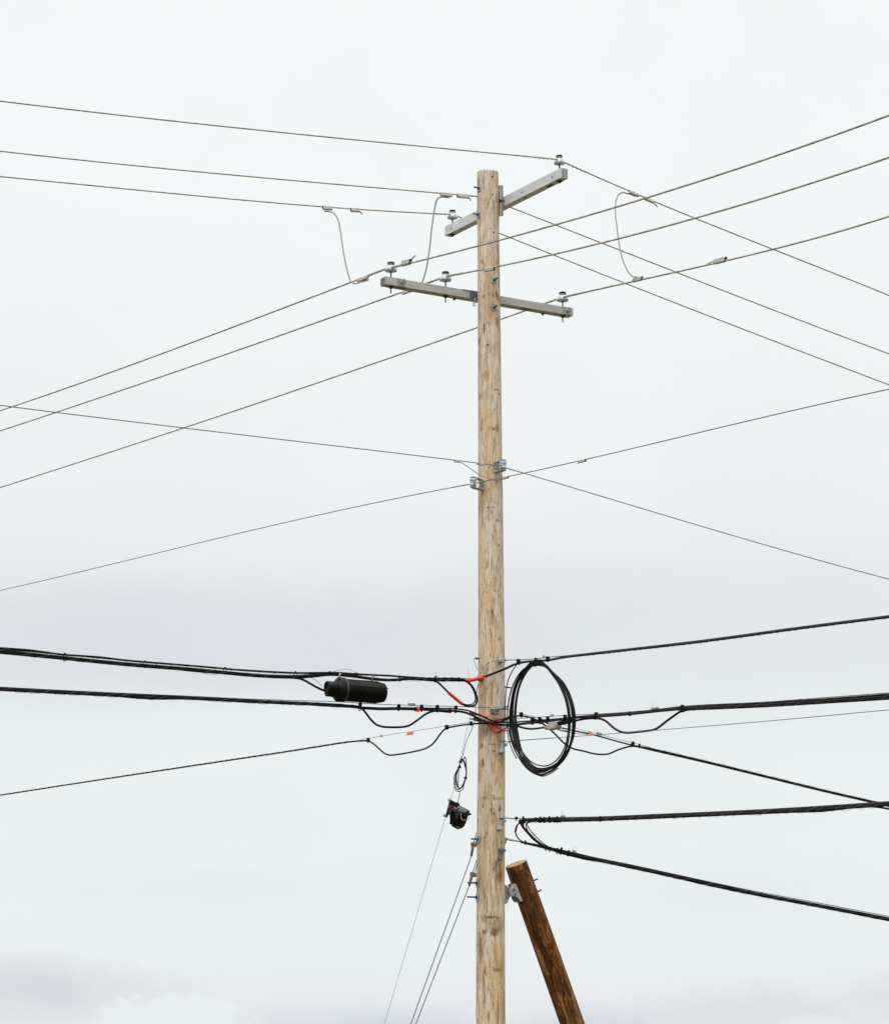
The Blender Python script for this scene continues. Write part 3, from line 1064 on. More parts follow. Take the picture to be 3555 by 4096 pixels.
neck = {}
insA = make_insulator('A', 'x')
insB = make_insulator('B', 'x')
for i, (proto, arm_c, ax, hh, s, lab, tilt, key) in enumerate([
        (insA, cA, UA, 0.057, 1.12, 'small white insulator at the raised right end of the upper grey crossarm', (0, 0), 'W1'),
        (insA, cA, UA, 0.057, -0.46, 'small insulator on the upper grey crossarm, hidden behind the pole', (0, 0), 'W2'),
        (insA, cA, UA, 0.057, -1.12, 'small white insulator beside the paper label on the upper grey crossarm', (0, 0), 'W3'),
        (insB, cB, UB, 0.0445, -1.12, 'large tilted insulator at the left end of the speckled lower crossarm', (-0.06, 0.14), 'P1'),
        (insB, cB, UB, 0.0445, -0.425, 'large insulator standing midway between lower arm left end and pole', (0.0, 0.03), 'P2'),
        (insB, cB, UB, 0.0445, 1.115, 'large insulator at the right end of the speckled lower crossarm', (0, 0.04), 'P3')]):
    first = i in (0, 3)
    o = proto if first else copy_tree(proto)
    o['label'] = lab
    o.location = arm_c + ax * s + UP * (hh + 0.001)
    o.rotation_euler = (0, 0, 0.3 * i)
    neck[key] = Vector(o.location) + UP * 0.146

# ------------------------------------------------------------------ power conductors


def span(pts, p0, u, ext=14.0, ends=(True, False), deg=3):
    """a span traced on the photograph and laid into its own vertical plane, smoothed and carried on past the frame"""
    P = [onplane(px, py, p0, u) for px, py in pts]
    o = Vector((p0[0], p0[1], 0))
    s = np.array([(p - o).dot(u) for p in P])
    z = np.array([p.z for p in P])
    co = np.polyfit(s, z, min(deg, len(P) - 1))
    f = np.poly1d(co)
    a, b_ = s[0], s[-1]
    ss = list(np.linspace(a, b_, 40))
    res = [o + u * float(x) + UP * float(f(x)) for x in ss]
    df = f.deriv()
    sg = 1 if b_ > a else -1
    ex = []
    for end, x0, dr in ((0, a, -sg), (1, b_, sg)):
        if not ends[end]:
            continue
        m = float(df(x0)) * dr
        seq = []
        for k in range(1, 13):
            d = ext * k / 12
            seq.append(o + u * float(x0 + dr * d) + UP * float(f(x0) + m * d + 0.0012 * d * d))
        if end == 0:
            res = seq[::-1] + res
        else:
            res = res + seq
    return res


def wire_thing(name, label, cat, group=None):
    return thing(name, label, cat, (0, 0, 0), group)


def connector(parent, path, px, py, length, r=0.0195, side=(0, -1), mat_=None, stub=None, name='wire_connector', dark_end=0):
    """a pressed H-tap sleeve over the wire and a second groove beside it"""
    s = arc_at(path, px, py)
    p, d = pt_dir(path, s)
    if d.x < 0:
        d = -d
    sd = Vector((d.y, -d.x, 0)).normalized()
    up = sd.cross(d) if sd.cross(d).z > 0 else -sd.cross(d)
    off = (sd * side[0] + up * side[1]).normalized()
    bm = bmesh.new()
    a, b_ = p - d * length / 2, p + d * length / 2
    c1, c2 = off * r * 0.15, off * r * 1.35
    for cc in (c1, c2):
        n = 9
        tube(bm, [a.lerp(b_, i / n) + cc for i in range(n + 1)], lambda t: r * 0.78 * (1.0 + 0.10 * math.sin(t * 24)), 10)
    mid = off * r * 0.75
    w_ = off.cross(d).normalized()
    box(bm, frame(p + mid, d, off, w_), length * 0.98, r * 1.25, r * 1.35, 0, r * 0.2)
    if dark_end:
        e = b_ if dark_end > 0 else a
        tube(bm, [e + c1 - d * 0.004, e + c1 + d * 0.016], r * 0.62, 8, mat=1)
        tube(bm, [e + c2 - d * 0.004, e + c2 + d * 0.014], r * 0.6, 8, mat=1)
    if stub:
        q = onplane(stub[0], stub[1], p + c2, Vector((d.x, d.y, 0)).normalized())
        e = b_ if (q - p).dot(d) > 0 else a
        tube(bm, catmull([e + c2, (e + c2).lerp(q, 0.5) + UP * 0.002, q], 4), 0.0072, 8, mat=2)
    return obj(name, bm, [mat_ or M_clamp, M_ink, M_alu], parent)


def tie_wrap(parent, path, s0, s1, R=0.010, r=0.0028, pitch=0.055):
    bm = bmesh.new()
    helix(path, R, pitch, r, bm, s0=max(0, s0), s1=s1, ppt=12)
    bm2 = obj('tie_wrap', bm, M_tie, parent)
    return bm2


def conductor(name, label, left, right, key, uL, r, tieL, tieR, conns, group):
    t_ = wire_thing('power_line', label, 'power line', group)
    p0 = neck[key] + Vector((0, -0.033, 0))
    A = span(left, p0, uL, ends=(True, False))
    B = span(right, p0, uL, ends=(False, True))
    path = A + B
    bm = bmesh.new()
    tube(bm, path, r, 8)
    obj('conductor', bm, M_alu, t_)
    la = plen(A)
    tot = plen(path)
    tie_wrap(t_, path, la - tieL, la - 0.03, r + 0.003)
    tie_wrap(t_, path, la + 0.05, la + tieR, r + 0.003)
    for c_ in conns:
        connector(t_, path, **c_)
    return path


G1 = 'bare power wires strung over the upper crossarm'
G2 = 'bare power wires strung over the lower crossarm'
PW = {}
PW['W1'] = conductor('power_line', 'bare wire passing over the raised right end insulator of the upper arm',
    [(0, 404), (400, 451.5), (900, 506.3), (1300, 547), (1700, 587), (2160, 630), (2218, 637), (2234, 638)],
    [(2240, 641), (2261, 652), (2320, 679), (2372, 702), (2508, 762), (2568, 787), (2611, 803), (2774, 869), (3000, 961), (3196, 1040), (3555, 1182)],
    'W1', UB, 0.0077, 0.32, 0.40,
    [dict(px=2527, py=772, length=0.125, side=(0.5, -0.8)), dict(px=2590, py=796, length=0.11, side=(0.5, -0.8), stub=(2629, 828), dark_end=-1)], G1)
PW['W2'] = conductor('power_line', 'bare wire of the upper arm that vanishes behind the pole top',
    [(0, 604.5), (400, 648), (900, 697), (1300, 733.5), (1755, 772), (1850, 780), (1905, 785), (1930, 788)],
    [(1938, 789), (2042, 829.5), (2350, 949.5), (2600, 1049), (3000, 1205), (3155, 1263.7), (3555, 1416)],
    'W2', UB, 0.0077, 0.35, 0.3,
    [dict(px=1780, py=775, length=0.145, side=(0.3, -0.9)), dict(px=1850, py=781, length=0.155, side=(0.3, -0.9), stub=(1882, 804), dark_end=-1)], G1)
PW['W3'] = conductor('power_line', 'bare wire tied to the insulator beside the paper label',
    [(0, 706), (400, 745.5), (900, 793), (1200, 819.3), (1280, 827), (1445, 838.5), (1600, 847), (1729, 853), (1791, 857), (1810, 858)],
    [(1816, 860), (1845, 871), (1999, 935), (2200, 1014.5), (2350, 1073.6), (2600, 1172), (3000, 1329), (3155, 1387), (3555, 1539.6)],
    'W3', UB, 0.0077, 0.30, 0.15,
    [dict(px=1303, py=829, length=0.11, side=(0.3, -0.9), dark_end=-1), dict(px=1424, py=837, length=0.11, side=(0.3, -0.9), stub=(1449, 858), dark_end=-1)], G1)
PW['P1'] = conductor('power_line', 'bare wire over the tilted left insulator of the lower arm, crossing the pole front',
    [(0, 1643.5), (127, 1601), (700, 1394), (959, 1301), (1200, 1207), (1401, 1127), (1500, 1092), (1537, 1079), (1555, 1073)],
    [(1563, 1070), (1585, 1066), (1612, 1061), (1639.5, 1053.4), (1700, 1039), (1770, 1020), (1997, 962), (2227, 896), (2350, 861.4), (2600, 787), (3000, 658), (3155, 605.5), (3555, 460.5)],
    'P1', UA, 0.0097, 0.55, 0.38,
    [dict(px=1450, py=1111, length=0.22, side=(0.3, -0.9), dark_end=-1), dict(px=1621, py=1057, length=0.17, r=0.026, side=(-0.2, 1), stub=(1661, 1022), dark_end=1)], G2)
PW['P2'] = conductor('power_line', 'bare wire over the middle insulator of the lower arm',
    [(0, 1724), (375, 1600), (700, 1487.5), (1100, 1348.5), (1231, 1302), (1500, 1209), (1602, 1172), (1711, 1132), (1753, 1116), (1772, 1110)],
    [(1780, 1107), (1797, 1104), (1860, 1092), (1932, 1076), (2000, 1063.5), (2203, 1018.5), (2350, 987.5), (2600, 923), (3000, 807.7), (3155, 759.6), (3555, 630)],
    'P2', UA, 0.0097, 0.5, 0.45,
    [dict(px=1638, py=1160, length=0.27, side=(0.3, -0.9)), dict(px=1953, py=1072, length=0.18, r=0.017, side=(0, -0.3), dark_end=1)], G2)
PW['P3'] = conductor('power_line', 'bare wire over the right end insulator of the lower arm, passing behind the pole',
    [(0, 1950.5), (400, 1823), (771, 1698), (1100, 1590), (1500, 1453), (1908, 1310), (2002, 1277), (2097, 1244), (2180, 1214), (2221, 1199.5), (2240, 1193)],
    [(2250, 1190), (2265, 1187), (2320, 1174), (2350, 1166), (2540, 1121), (2600, 1111.5), (2709, 1088.5), (2854, 1054), (3000, 1022), (3300, 938), (3555, 866.5)],
    'P3', UA, 0.0097, 0.5, 0.5,
    [dict(px=2545, py=1117, length=0.16, side=(-0.2, 1), dark_end=1), dict(px=2875, py=1048, length=0.19, r=0.023, side=(-0.2, 1), stub=(2828, 1056), dark_end=1)], G2)


def jumper(label, pts, y0, y1, r=0.0085):
    n = len(pts)
    P = catmull([at(px, py, y0 + (y1 - y0) * i / (n - 1)) for i, (px, py) in enumerate(pts)], 6)
    bm = bmesh.new()
    tube(bm, P, r, 8)
    return obj('jumper_wire', bm, M_jump, None, label, 'jumper wire', 'jumper wires between the two crossarms')


def y_on(path, px, py):
    return pt_dir(path, arc_at(path, px, py))[0].y


jumper('grey jumper wire hanging farthest left, dropping to the tilted insulator wire',
       [(1298, 845), (1323, 847), (1340, 858), (1352, 879), (1361, 920), (1367.4, 968), (1373, 1003), (1378.6, 1035), (1385, 1066), (1392, 1093), (1398, 1113), (1407, 1129), (1423, 1134), (1445, 1128), (1475, 1119)],
       y_on(PW['W3'], 1303, 829), y_on(PW['P1'], 1450, 1111))
jumper('grey jumper wire just left of the pole, dropping behind the lower arm',
       [(1795, 790), (1765, 788), (1752, 793), (1744, 808), (1738, 835), (1731, 879), (1724, 935), (1718, 994.6), (1712, 1032), (1706.7, 1066), (1698, 1100), (1690, 1126), (1678, 1146), (1660, 1160), (1640, 1168)],
       y_on(PW['W2'], 1780, 775), y_on(PW['P2'], 1638, 1160))
jumper('grey jumper wire curving down on the right side of the pole',
       [(2540, 785), (2520, 777), (2506, 774), (2492, 770), (2480, 773), (2471, 781), (2465, 795), (2461, 815), (2460, 845), (2462, 875), (2466, 905), (2472, 955), (2480.6, 1004.7), (2489, 1037), (2498.7, 1062.7), (2508, 1082), (2518, 1096), (2531, 1106), (2552, 1108)],
       y_on(PW['W1'], 2527, 772), y_on(PW['P3'], 2545, 1117), 0.0078)

# ------------------------------------------------------------------ neutral wires and their spools


def spool(label, px, py, dist, ddir, mount_len):
    zc = at(px, py, 0).z
    d = ddir.normalized()
    z = at(px, py, d.y * dist).z
    c_ = Vector((d.x * dist, d.y * dist, z))
    t_ = thing('spool_insulator', label, 'insulator', c_, 'spool insulators holding the neutral wires')
    r = prad(z)
    x = UP.cross(d).normalized()
    bm = bmesh.new()
    hw, th, H = 0.03, 0.007, 0.055
    inner = r + 0.002 + d.x * pax(z)
    outer = dist + 0.035
    for sgn in (1, -1):
        pts = []
        for k in range(9):
            a = math.pi * k / 8
            pts.append(d * (outer - hw + hw * math.sin(a)) + x * hw * math.cos(a))
        pts = pts + [d * (inner + 0.02) - x * hw, d * (inner + 0.02) + x * hw]
        prism(bm, [p + UP * (z + sgn * H - th / 2) for p in pts], UP * th)
    box(bm, frame(d * (inner + 0.004) + UP * z, x, d, UP), hw * 2.1, 0.008, H * 2 - 0.02, 0)
    for sgn in (1, -1):
        p = [d * (inner + 0.004) + UP * (z + sgn * (H - 0.016)), d * (inner + 0.008) + UP * (z + sgn * (H - 0.006)), d * (inner + 0.022) + UP * (z + sgn * H)]
        for k in (-1, -0.5, 0, 0.5, 1):
            tube(bm, [q + x * hw * 0.9 * k for q in p], th * 0.62, 6)
    tube(bm, [d * (inner + 0.004) + UP * z, d * (inner + 0.03) + UP * z], 0.013, 6)
    tube(bm, [c_ - UP * (H + 0.018), c_ + UP * (H + 0.012)], 0.007, 8)
    obj('clevis', bm, M_galv, t_)
    bm = bmesh.new()
    R = 0.039
    pr = [(0.008, -0.042), (R * 0.8, -0.042), (R * 0.97, -0.034), (R, -0.024), (R * 0.92, -0.014), (R * 0.76, -0.008), (R * 0.7, 0), (R * 0.76, 0.008), (R * 0.92, 0.014), (R, 0.024), (R * 0.96, 0.030), (R, 0.033), (R * 0.96, 0.042), (0.008, 0.042)]
    lathe(bm, pr, Matrix.Translation(c_), 24)
    obj('porcelain_spool', bm, M_porc, t_)
    bm = bmesh.new()
    torus(bm, c_, (0.1, 0, 1), R * 0.76, 0.005, seg=22)
    obj('tie_wire', bm, M_tie, t_)
    return c_


c1 = spool('white spool insulator in a U bracket on the right front of the pole', 2010, 1861, 0.29, UA, 0.2)
c2 = spool('white spool insulator in a U bracket on the left edge of the pole', 1892, 1930, 0.30, Vector((-0.58, -0.81, 0)), 0.2)


def neutral(label, left, right, c_, u, r, ties, conns):
    t_ = wire_thing('neutral_wire', label, 'power line', 'thin neutral wires at mid pole')
    p0 = c_ + Vector((0, -0.03, 0))
    A = span(left, p0, u, ends=(True, False))
    B = span(right, p0, u, ends=(False, True))
    path = A + B
    bm = bmesh.new()
    tube(bm, path, r, 6)
    obj('conductor', bm, M_neut, t_)
    la = plen(A)
    tie_wrap(t_, path, la - ties[0], la - 0.04, r + 0.0025, 0.0022, 0.05)
    tie_wrap(t_, path, la + 0.04, la + ties[1], r + 0.0025, 0.0022, 0.05)
    for k in conns:
        connector(t_, path, **k)
    return path


N1 = neutral(
             'thin neutral wire held by the right spool insulator',
             [(0, 1621), (400, 1671), (900, 1731), (1400, 1791), (1750, 1832), (1815, 1840), (1911, 1852), (1983, 1861), (2004, 1864)],
             [(2012, 1867), (2026, 1873), (2050, 1880), (2101.5, 1894.5), (2300, 1953), (2450, 1999), (2815, 2109), (3100, 2191), (3555, 2317)],
             c1, UB, 0.0054, (0.27, 0.28),
             [dict(px=1827, py=1842, length=0.06, r=0.011, side=(0, -1), dark_end=-1), dict(px=1925, py=1854, length=0.085, r=0.010, side=(0, -0.2), dark_end=-1)])
N2 = neutral('thin neutral wire held by the left spool insulator',
             [(0, 2362), (450, 2256), (900, 2147), (1400, 2031), (1790, 1957), (1840, 1945), (1879, 1935.5), (1889, 1933)],
             [(1898, 1931), (1930, 1926), (1975, 1918), (2036, 1907), (2101, 1893), (2200, 1870), (2340, 1836.7), (2450, 1811), (2800, 1728), (3195.7, 1638), (3555, 1555.6)],
             c2, UA, 0.0054, (0.45, 0.36),
             [dict(px=2026, py=1910, length=0.085, r=0.011, side=(0, -1), dark_end=1), dict(px=2331, py=1840, length=0.09, r=0.012, side=(0, -1), stub=(2311, 1853), dark_end=1)])
ya, yb = y_on(N1, 1833, 1843), y_on(N2, 2020, 1911)
pj = [(1828, 1846), (1845, 1851), (1862, 1861), (1885, 1877), (1912, 1896), (1930, 1905), (1945, 1911), (1958, 1916), (1972, 1919), (1990, 1919.5), (2008, 1917), (2024, 1914)]
bm = bmesh.new()
tube(bm, catmull([at(px, py, (ya + (yb - ya) * i / (len(pj) - 1)) - 0.05 * math.sin(math.pi * i / 11)) for i, (px, py) in enumerate(pj)], 6), 0.0048, 6)
obj('jumper_wire', bm, M_neut, None, 'short thin jumper joining the two neutral wires across the pole front', 'jumper wire')

# ------------------------------------------------------------------ communication cables


def mixed(pts, pL, uL, xL, pR, uR, xR, yf):
    """pixel path that lies in one plane left of the pole, passes in front of it, and leaves in another plane"""
    res = []
    for px, py in pts:
        if px < xL:
            res.append(onplane(px, py, pL, uL))
        elif px > xR:
            res.append(onplane(px, py, pR, uR))
        else:
            res.append(at(px, py, yf))
    return res


def extend(path, ext=10.0, start=True):
    if start:
        d = (path[0] - path[2]).normalized()
        return [path[0] + d * ext * k / 6 + UP * 0.0012 * (ext * k / 6) ** 2 for k in range(6, 0, -1)] + path
    d = (path[-1] - path[-3]).normalized()
    return path + [path[-1] + d * ext * k / 6 + UP * 0.0012 * (ext * k / 6) ** 2 for k in range(1, 7)]


def cable(name, path, r, parent, m=None, sides=10):
    bm = bmesh.new()
    tube(bm, path, r, sides)
    return obj(name, bm, m or M_black, parent)


def knob(parent, path, px, py, up=0.02, size=1.0, strap=0.016, name='cable_spacer'):
    """moulded spacer that keeps a cable off its messenger"""
    s = arc_at(path, px, py)
    p, d = pt_dir(path, s)
    bm = bmesh.new()
    sd = Vector((d.y, -d.x, 0)).normalized()
    u = sd.cross(d)
    if u.z < 0:
        u = -u
    c_ = at(px, py, p.y)
    box(bm, frame(c_, d, sd, u), 0.030 * size, 0.028 * size, 0.026 * size, 0, 0.006 * size)
    box(bm, frame(c_ + u * 0.004, d, sd, u), 0.018 * size, 0.036 * size, 0.034 * size, 0, 0.005 * size)
    tube(bm, [c_ + sd * 0.012 * size, c_ + sd * 0.014 * size - u * 0.03], 0.005, 6)
    torus(bm, p, d, strap, 0.005, seg=14, sides=6)
    return obj(name, bm, M_plas, parent)


def strap(parent, path, px, py, R, name='cable_tie'):
    s = arc_at(path, px, py)
    p, d = pt_dir(path, s)
    bm = bmesh.new()
    torus(bm, p, d, R, 0.0042, seg=16, sides=6)
    box(bm, frame(p + UP * R, d, Vector((d.y, -d.x, 0)).normalized(), UP), 0.014, 0.012, 0.02)
    return obj(name, bm, M_plas, parent)


def lashing(parent, path, R, pitch=0.36, r=0.0013, s0=0.0, s1=None, double=True):
    bm = bmesh.new()
    helix(path, R, pitch, r, bm, 0.0, 18, 4, s0, s1)
    if double:
        helix(path, R, pitch, r, bm, 2.2, 18, 4, s0, s1)
    return obj('lashing_wire', bm, M_lash, parent)


def sleeve(parent, path, s0, s1, r, m, name='split_sleeve'):
    bm = bmesh.new()
    tube(bm, sub(path, s0, s1), r, 10)
    return obj(name, bm, m, parent)


def spring_tool(parent, p, d, n=3, name='lashing_clamp', wisp=True):
    bm = bmesh.new()
    L = 0.022 * n
    helix([p - d * L / 2, p, p + d * L / 2], 0.012, 0.02, 0.0035, bm, ppt=10)
    for k in range(n):
        q = p - d * L / 2 + d * (0.022 * k + 0.008)
        box(bm, frame(q + UP * 0.006, d, Vector((d.y, -d.x, 0)).normalized(), UP), 0.012, 0.02, 0.02, 0, 0.002)
    if wisp:
        q = p - d * L * 0.3
        tube(bm, catmull([q, q + UP * 0.03 - d * 0.01, q + UP * 0.055 + d * 0.012, q + UP * 0.05 + d * 0.035], 4), 0.0014, 4)
    return obj(name, bm, M_galv, parent)


GC = 'black communication cables on the lower pole'
RC = 0.0115
# ---- C1: top left bundle, which turns at the pole and leaves to the upper right
c1t = thing('cable_bundle', 'topmost black cable bundle, carrying the ribbed splice case and the big cable coil', 'cable', (0, 0, 0), GC)
pL = at(1900, 2716, -0.21)
pR = at(2010, 2680, -0.21)
pl = lambda pts: [onplane(px, py, pL, UB) for px, py in pts]
pr_ = lambda pts: [onplane(px, py, pR, UA) for px, py in pts]
fx = lambda pts: mixed(pts, pL, UB, 1900, pR, UA, 2010, -0.21)
main1 = extend(catmull(fx([(0, 2602), (250, 2628), (500, 2653), (778, 2676), (1000, 2697), (1100, 2703), (1190, 2704), (1250, 2700), (1310, 2694), (1360, 2695), (1420, 2704), (1500, 2715), (1560, 2719), (1640, 2714), (1730, 2719),
                           (1800, 2719), (1850, 2720), (1870, 2722), (1934, 2708), (1975, 2693), (2020, 2675), (2050, 2661), (2080, 2651), (2115, 2646), (2150, 2643), (2190, 2641), (2250, 2630), (2400, 2612.5), (2800, 2567), (3200, 2513), (3555, 2467.5)]), 6), 8)
main1 = extend(main1, 8, False)
cable('cable', main1, 0.0125, c1t, M_black2)
low1 = extend(catmull(pl([(0, 2611), (250, 2635), (500, 2660), (778, 2682), (1000, 2703), (1100, 2709), (1190, 2713), (1215, 2720), (1245, 2737), (1275, 2753), (1300, 2763), (1325, 2768)]), 6), 8)
cable('cable', low1, 0.012, c1t)
top1 = extend(catmull(pl([(0, 2592), (120, 2601), (250, 2618), (400, 2629), (500, 2641), (778, 2664), (1000, 2683), (1190, 2692), (1340, 2691), (1450, 2698), (1560, 2703), (1640, 2709), (1730, 2714), (1800, 2714), (1850, 2717), (1872, 2729), (1890, 2748), (1903, 2775), (1908, 2797), (1904, 2815), (1890, 2824), (1868, 2825), (1850, 2817), (1820, 2793), (1790, 2767), (1765, 2742), (1747, 2727), (1725, 2720), (1690, 2717)]), 6), 8)
cable('cable', top1, 0.0105, c1t)
loop1 = catmull(pl([(1700, 2713), (1780, 2717), (1850, 2722), (1875, 2735), (1890, 2755), (1899, 2778), (1901, 2795), (1896, 2810), (1884, 2818), (1866, 2819), (1852, 2815)]), 6)
cable('cable', loop1, 0.007, c1t)
mid1 = extend(catmull(pl([(0, 2606), (200, 2626), (450, 2653), (700, 2676), (820, 2688), (960, 2694), (1130, 2708), (1185, 2711), (1260, 2706), (1320, 2700), (1420, 2708), (1500, 2719), (1570, 2722), (1640, 2717), (1730, 2722), (1800, 2722), (1860, 2723)]), 6), 8)
cable('cable', mid1, 0.0105, c1t, M_black)
msg1 = extend(catmull(pl([(0, 2596), (250, 2619), (500, 2642), (778, 2664), (1000, 2680), (1190, 2690), (1340, 2694), (1450, 2700), (1560, 2703), (1700, 2711), (1790, 2713), (1910, 2715)]), 6), 8)
cable('messenger_strand', msg1, 0.0045, c1t, M_msg, 6)
msg1r = extend(catmull(pr_([(2017, 2641), (2045, 2640), (2070, 2640), (2100, 2638), (2150, 2634), (2190, 2629), (2250, 2624), (2400, 2607), (2800, 2561), (3200, 2507), (3555, 2461.5)]), 6), 8, False)
cable('messenger_strand', msg1r, 0.0042, c1t, M_msg, 6)
bundle1 = extend(catmull(pl([(0, 2602), (250, 2629), (500, 2652), (778, 2674), (1000, 2692), (1190, 2701)]), 6), 8)
lashing(c1t, bundle1, 0.030, 0.5)
lashing(c1t, catmull(pl([(1400, 2698), (1560, 2712), (1730, 2718), (1800, 2718)]), 8), 0.024, 0.3)
lashing(c1t, sub(main1, arc_at(main1, 2330, 2621), plen(main1) - 0.5), 0.0165, 0.28)
strap(c1t, bundle1, 258, 2629, 0.037)
strap(c1t, bundle1, 585, 2660, 0.033)
strap(c1t, bundle1, 898, 2684, 0.033)
strap(c1t, bundle1, 1190, 2702, 0.033)
strap(c1t, main1, 1318, 2694, 0.017)
strap(c1t, main1, 1598, 2715, 0.024)
strap(c1t, main1, 1740, 2722, 0.026)
strap(c1t, main1, 1774, 2719, 0.02)
strap(c1t, main1, 1807, 2719, 0.018)
strap(c1t, main1, 1835, 2719, 0.02)
s_a, s_b = arc_at(main1, 1863, 2722), arc_at(main1, 1934, 2709)
sleeve(c1t, main1, s_a, s_b, 0.021, M_orange)
s_a, s_b = arc_at(top1, 1849, 2816), arc_at(top1, 1795, 2771)
sleeve(c1t, top1, min(s_a, s_b), max(s_a, s_b), 0.0175, M_orange)
bm = bmesh.new()
tube(bm, [at(1875, 2714, -0.23), at(1873, 2690, -0.23), at(1870, 2668, -0.23)], 0.003, 5)
obj('tie_tail', bm, M_tieY, c1t)
knob(c1t, main1, 2073, 2645, size=1.25)
knob(c1t, main1, 2190, 2635, size=1.25)
knob(c1t, main1, 2141, 2636, size=0.6)
p, d = pt_dir(msg1r, arc_at(msg1r, 2175, 2630))
spring_tool(c1t, p + UP * 0.01, d, 1)
p, d = pt_dir(msg1, arc_at(msg1, 1745, 2711))
spring_tool(c1t, p + UP * 0.012, d, 1)
for q_ in ([(1330, 2688), (1352, 2681), (1375, 2677), (1395, 2678), (1415, 2684), (1437, 2696)], [(1235, 2710), (1250, 2713), (1262, 2720), (1275, 2732), (1288, 2744)], [(805, 2688), (820, 2694), (845, 2696.5), (870, 2696), (890, 2694)]):
    cable('stray_wire', catmull(pl(q_), 6), 0.0025, c1t, M_galvd, 5)

# splice case
ax0, ax1 = onplane(1300, 2754, pL + Vector((0, -0.02, 0)), UB), onplane(1536, 2772, pL + Vector((0, -0.02, 0)), UB)
axd = (ax1 - ax0).normalized()
sc = thing('splice_case', 'ribbed black cylindrical splice case slung under the topmost left cable', 'splice case', ax0 - UP * 0.12)
sx = Vector((axd.y, -axd.x, 0)).normalized()
sy = axd.cross(sx)
mS = frame(ax0, sx, sy, axd)
LS = (ax1 - ax0).length
R1 = 0.1175
bm = bmesh.new()
pr = []
z0, nrib = 0.225, 17
stepz = (LS - z0 - 0.012) / nrib
for k in range(nrib):
    a = z0 + k * stepz
    shrink = 1.0 if k < nrib - 3 else 1.0 - 0.05 * (k - nrib + 4)
    pr += [(R1 * 0.84 * shrink, a), (R1 * 0.84 * shrink, a + stepz * 0.5), (R1 * shrink, a + stepz * 0.58), (R1 * shrink, a + stepz * 0.92)]
pr += [(R1 * 0.72, LS - 0.008), (R1 * 0.5, LS), (0, LS)]
lathe(bm, pr, mS, 40)
for a in (2.62, -0.3):
    q = sx * math.cos(a) + sy * math.sin(a)
    tube(bm, [ax0 + axd * z0 + q * R1 * 1.0, ax0 + axd * (LS - 0.01) + q * R1 * 0.98], 0.004, 6)
obj('ribbed_shell', bm, M_plas, sc)
bm = bmesh.new()
lathe(bm, [(0, 0.105), (R1 * 0.70, 0.105), (R1 * 0.72, 0.128), (R1 * 0.86, 0.130), (R1 * 0.88, 0.150), (R1 * 1.08, 0.153), (R1 * 1.10, 0.160), (R1 * 1.10, 0.196), (R1 * 1.0, 0.198)], mS, 40)
obj('end_cap', bm, M_plas, sc)
bm = bmesh.new()
lathe(bm, [(R1 * 1.0, 0.197), (R1 * 1.09, 0.198), (R1 * 1.09, 0.222), (R1 * 0.9, 0.226)], mS, 36)
obj('clamp_band', bm, M_plas2, sc)
for (ox, oy, rr, ln) in ((0.030, -0.012, 0.062, 0.0), (-0.034, 0.03, 0.046, 0.035)):
    bm = bmesh.new()
    mm = mS @ Matrix.Translation((ox, oy, ln))
    lathe(bm, [(0, 0.018), (rr * 0.70, 0.016), (rr * 0.78, 0.0), (rr, 0.002), (rr, 0.09 - ln), (rr * 1.12, 0.11 - ln)], mm, 26)
    obj('cable_port', bm, M_plas, sc)
for zz_, m_ in ((0.18, M_galv), (LS - 0.13, M_galvd)):
    bm = bmesh.new()
    p = ax0 + axd * zz_
    tube(bm, [p + UP * R1 * 0.98 - axd * 0.02, p + UP * (R1 + 0.055)], 0.010, 8)
    obj('hanger', bm, m_, sc)

# ---- C2: the bundle that crosses the pole front
c2t = thing('cable_bundle', 'black cable bundle sagging across the pole front, level drip loops on both sides', 'cable', (0, 0, 0), GC)
pL = at(1900, 2853, -0.2)
pR = at(2040, 2892, -0.22)
fx = lambda pts: mixed(pts, pL, UB, 1895, pR, UA, 2040, -0.21)
pl = lambda pts: [onplane(px, py, pL, UB) for px, py in pts]
pr_ = lambda pts: [onplane(px, py, pR, UA) for px, py in pts]
thick = catmull(fx([(0, 2758), (250, 2771), (500, 2783), (620, 2791), (750, 2793), (1000, 2806), (1250, 2817), (1390, 2825), (1450, 2832.5), (1520, 2836.5), (1590, 2836), (1690, 2838.5), (1760, 2842), (1830, 2845), (1860, 2850), (1886, 2860), (1905, 2869), (1922.6, 2878.8), (1951.7, 2890), (1980, 2897), (2024, 2900.3), (2068, 2898), (2100, 2894), (2171, 2887), (2225, 2880), (2278.6, 2873), (2332, 2868), (2411, 2864.5), (2523, 2856), (2635, 2844), (2718, 2836.5), (2800, 2831), (2950, 2824), (3055, 2819), (3300, 2804), (3555, 2786)]), 6)
thick = extend(extend(thick, 8), 8, False)
cable('cable', thick, 0.0125, c2t, M_black2)
thin2 = catmull(fx([(0, 2761), (250, 2774), (480, 2786), (560, 2793), (640, 2796), (720, 2795), (1000, 2809), (1250, 2820), (1390, 2828), (1450, 2829), (1520, 2832), (1590, 2831), (1690, 2832.5), (1760, 2834), (1830, 2836), (1870, 2842), (1893.6, 2849.7), (1922.6, 2862.8), (1951.7, 2875.9), (1980.7, 2886), (2024, 2890), (2068, 2888), (2100, 2885.5), (2171, 2880), (2225, 2876), (2278, 2870), (2332, 2865), (2523, 2852), (2635, 2840), (2718, 2831), (2800, 2825), (3055, 2812), (3300, 2796), (3555, 2777)]), 6)
thin2 = extend(extend(thin2, 8), 8, False)
cable('cable', thin2, 0.0085, c2t)
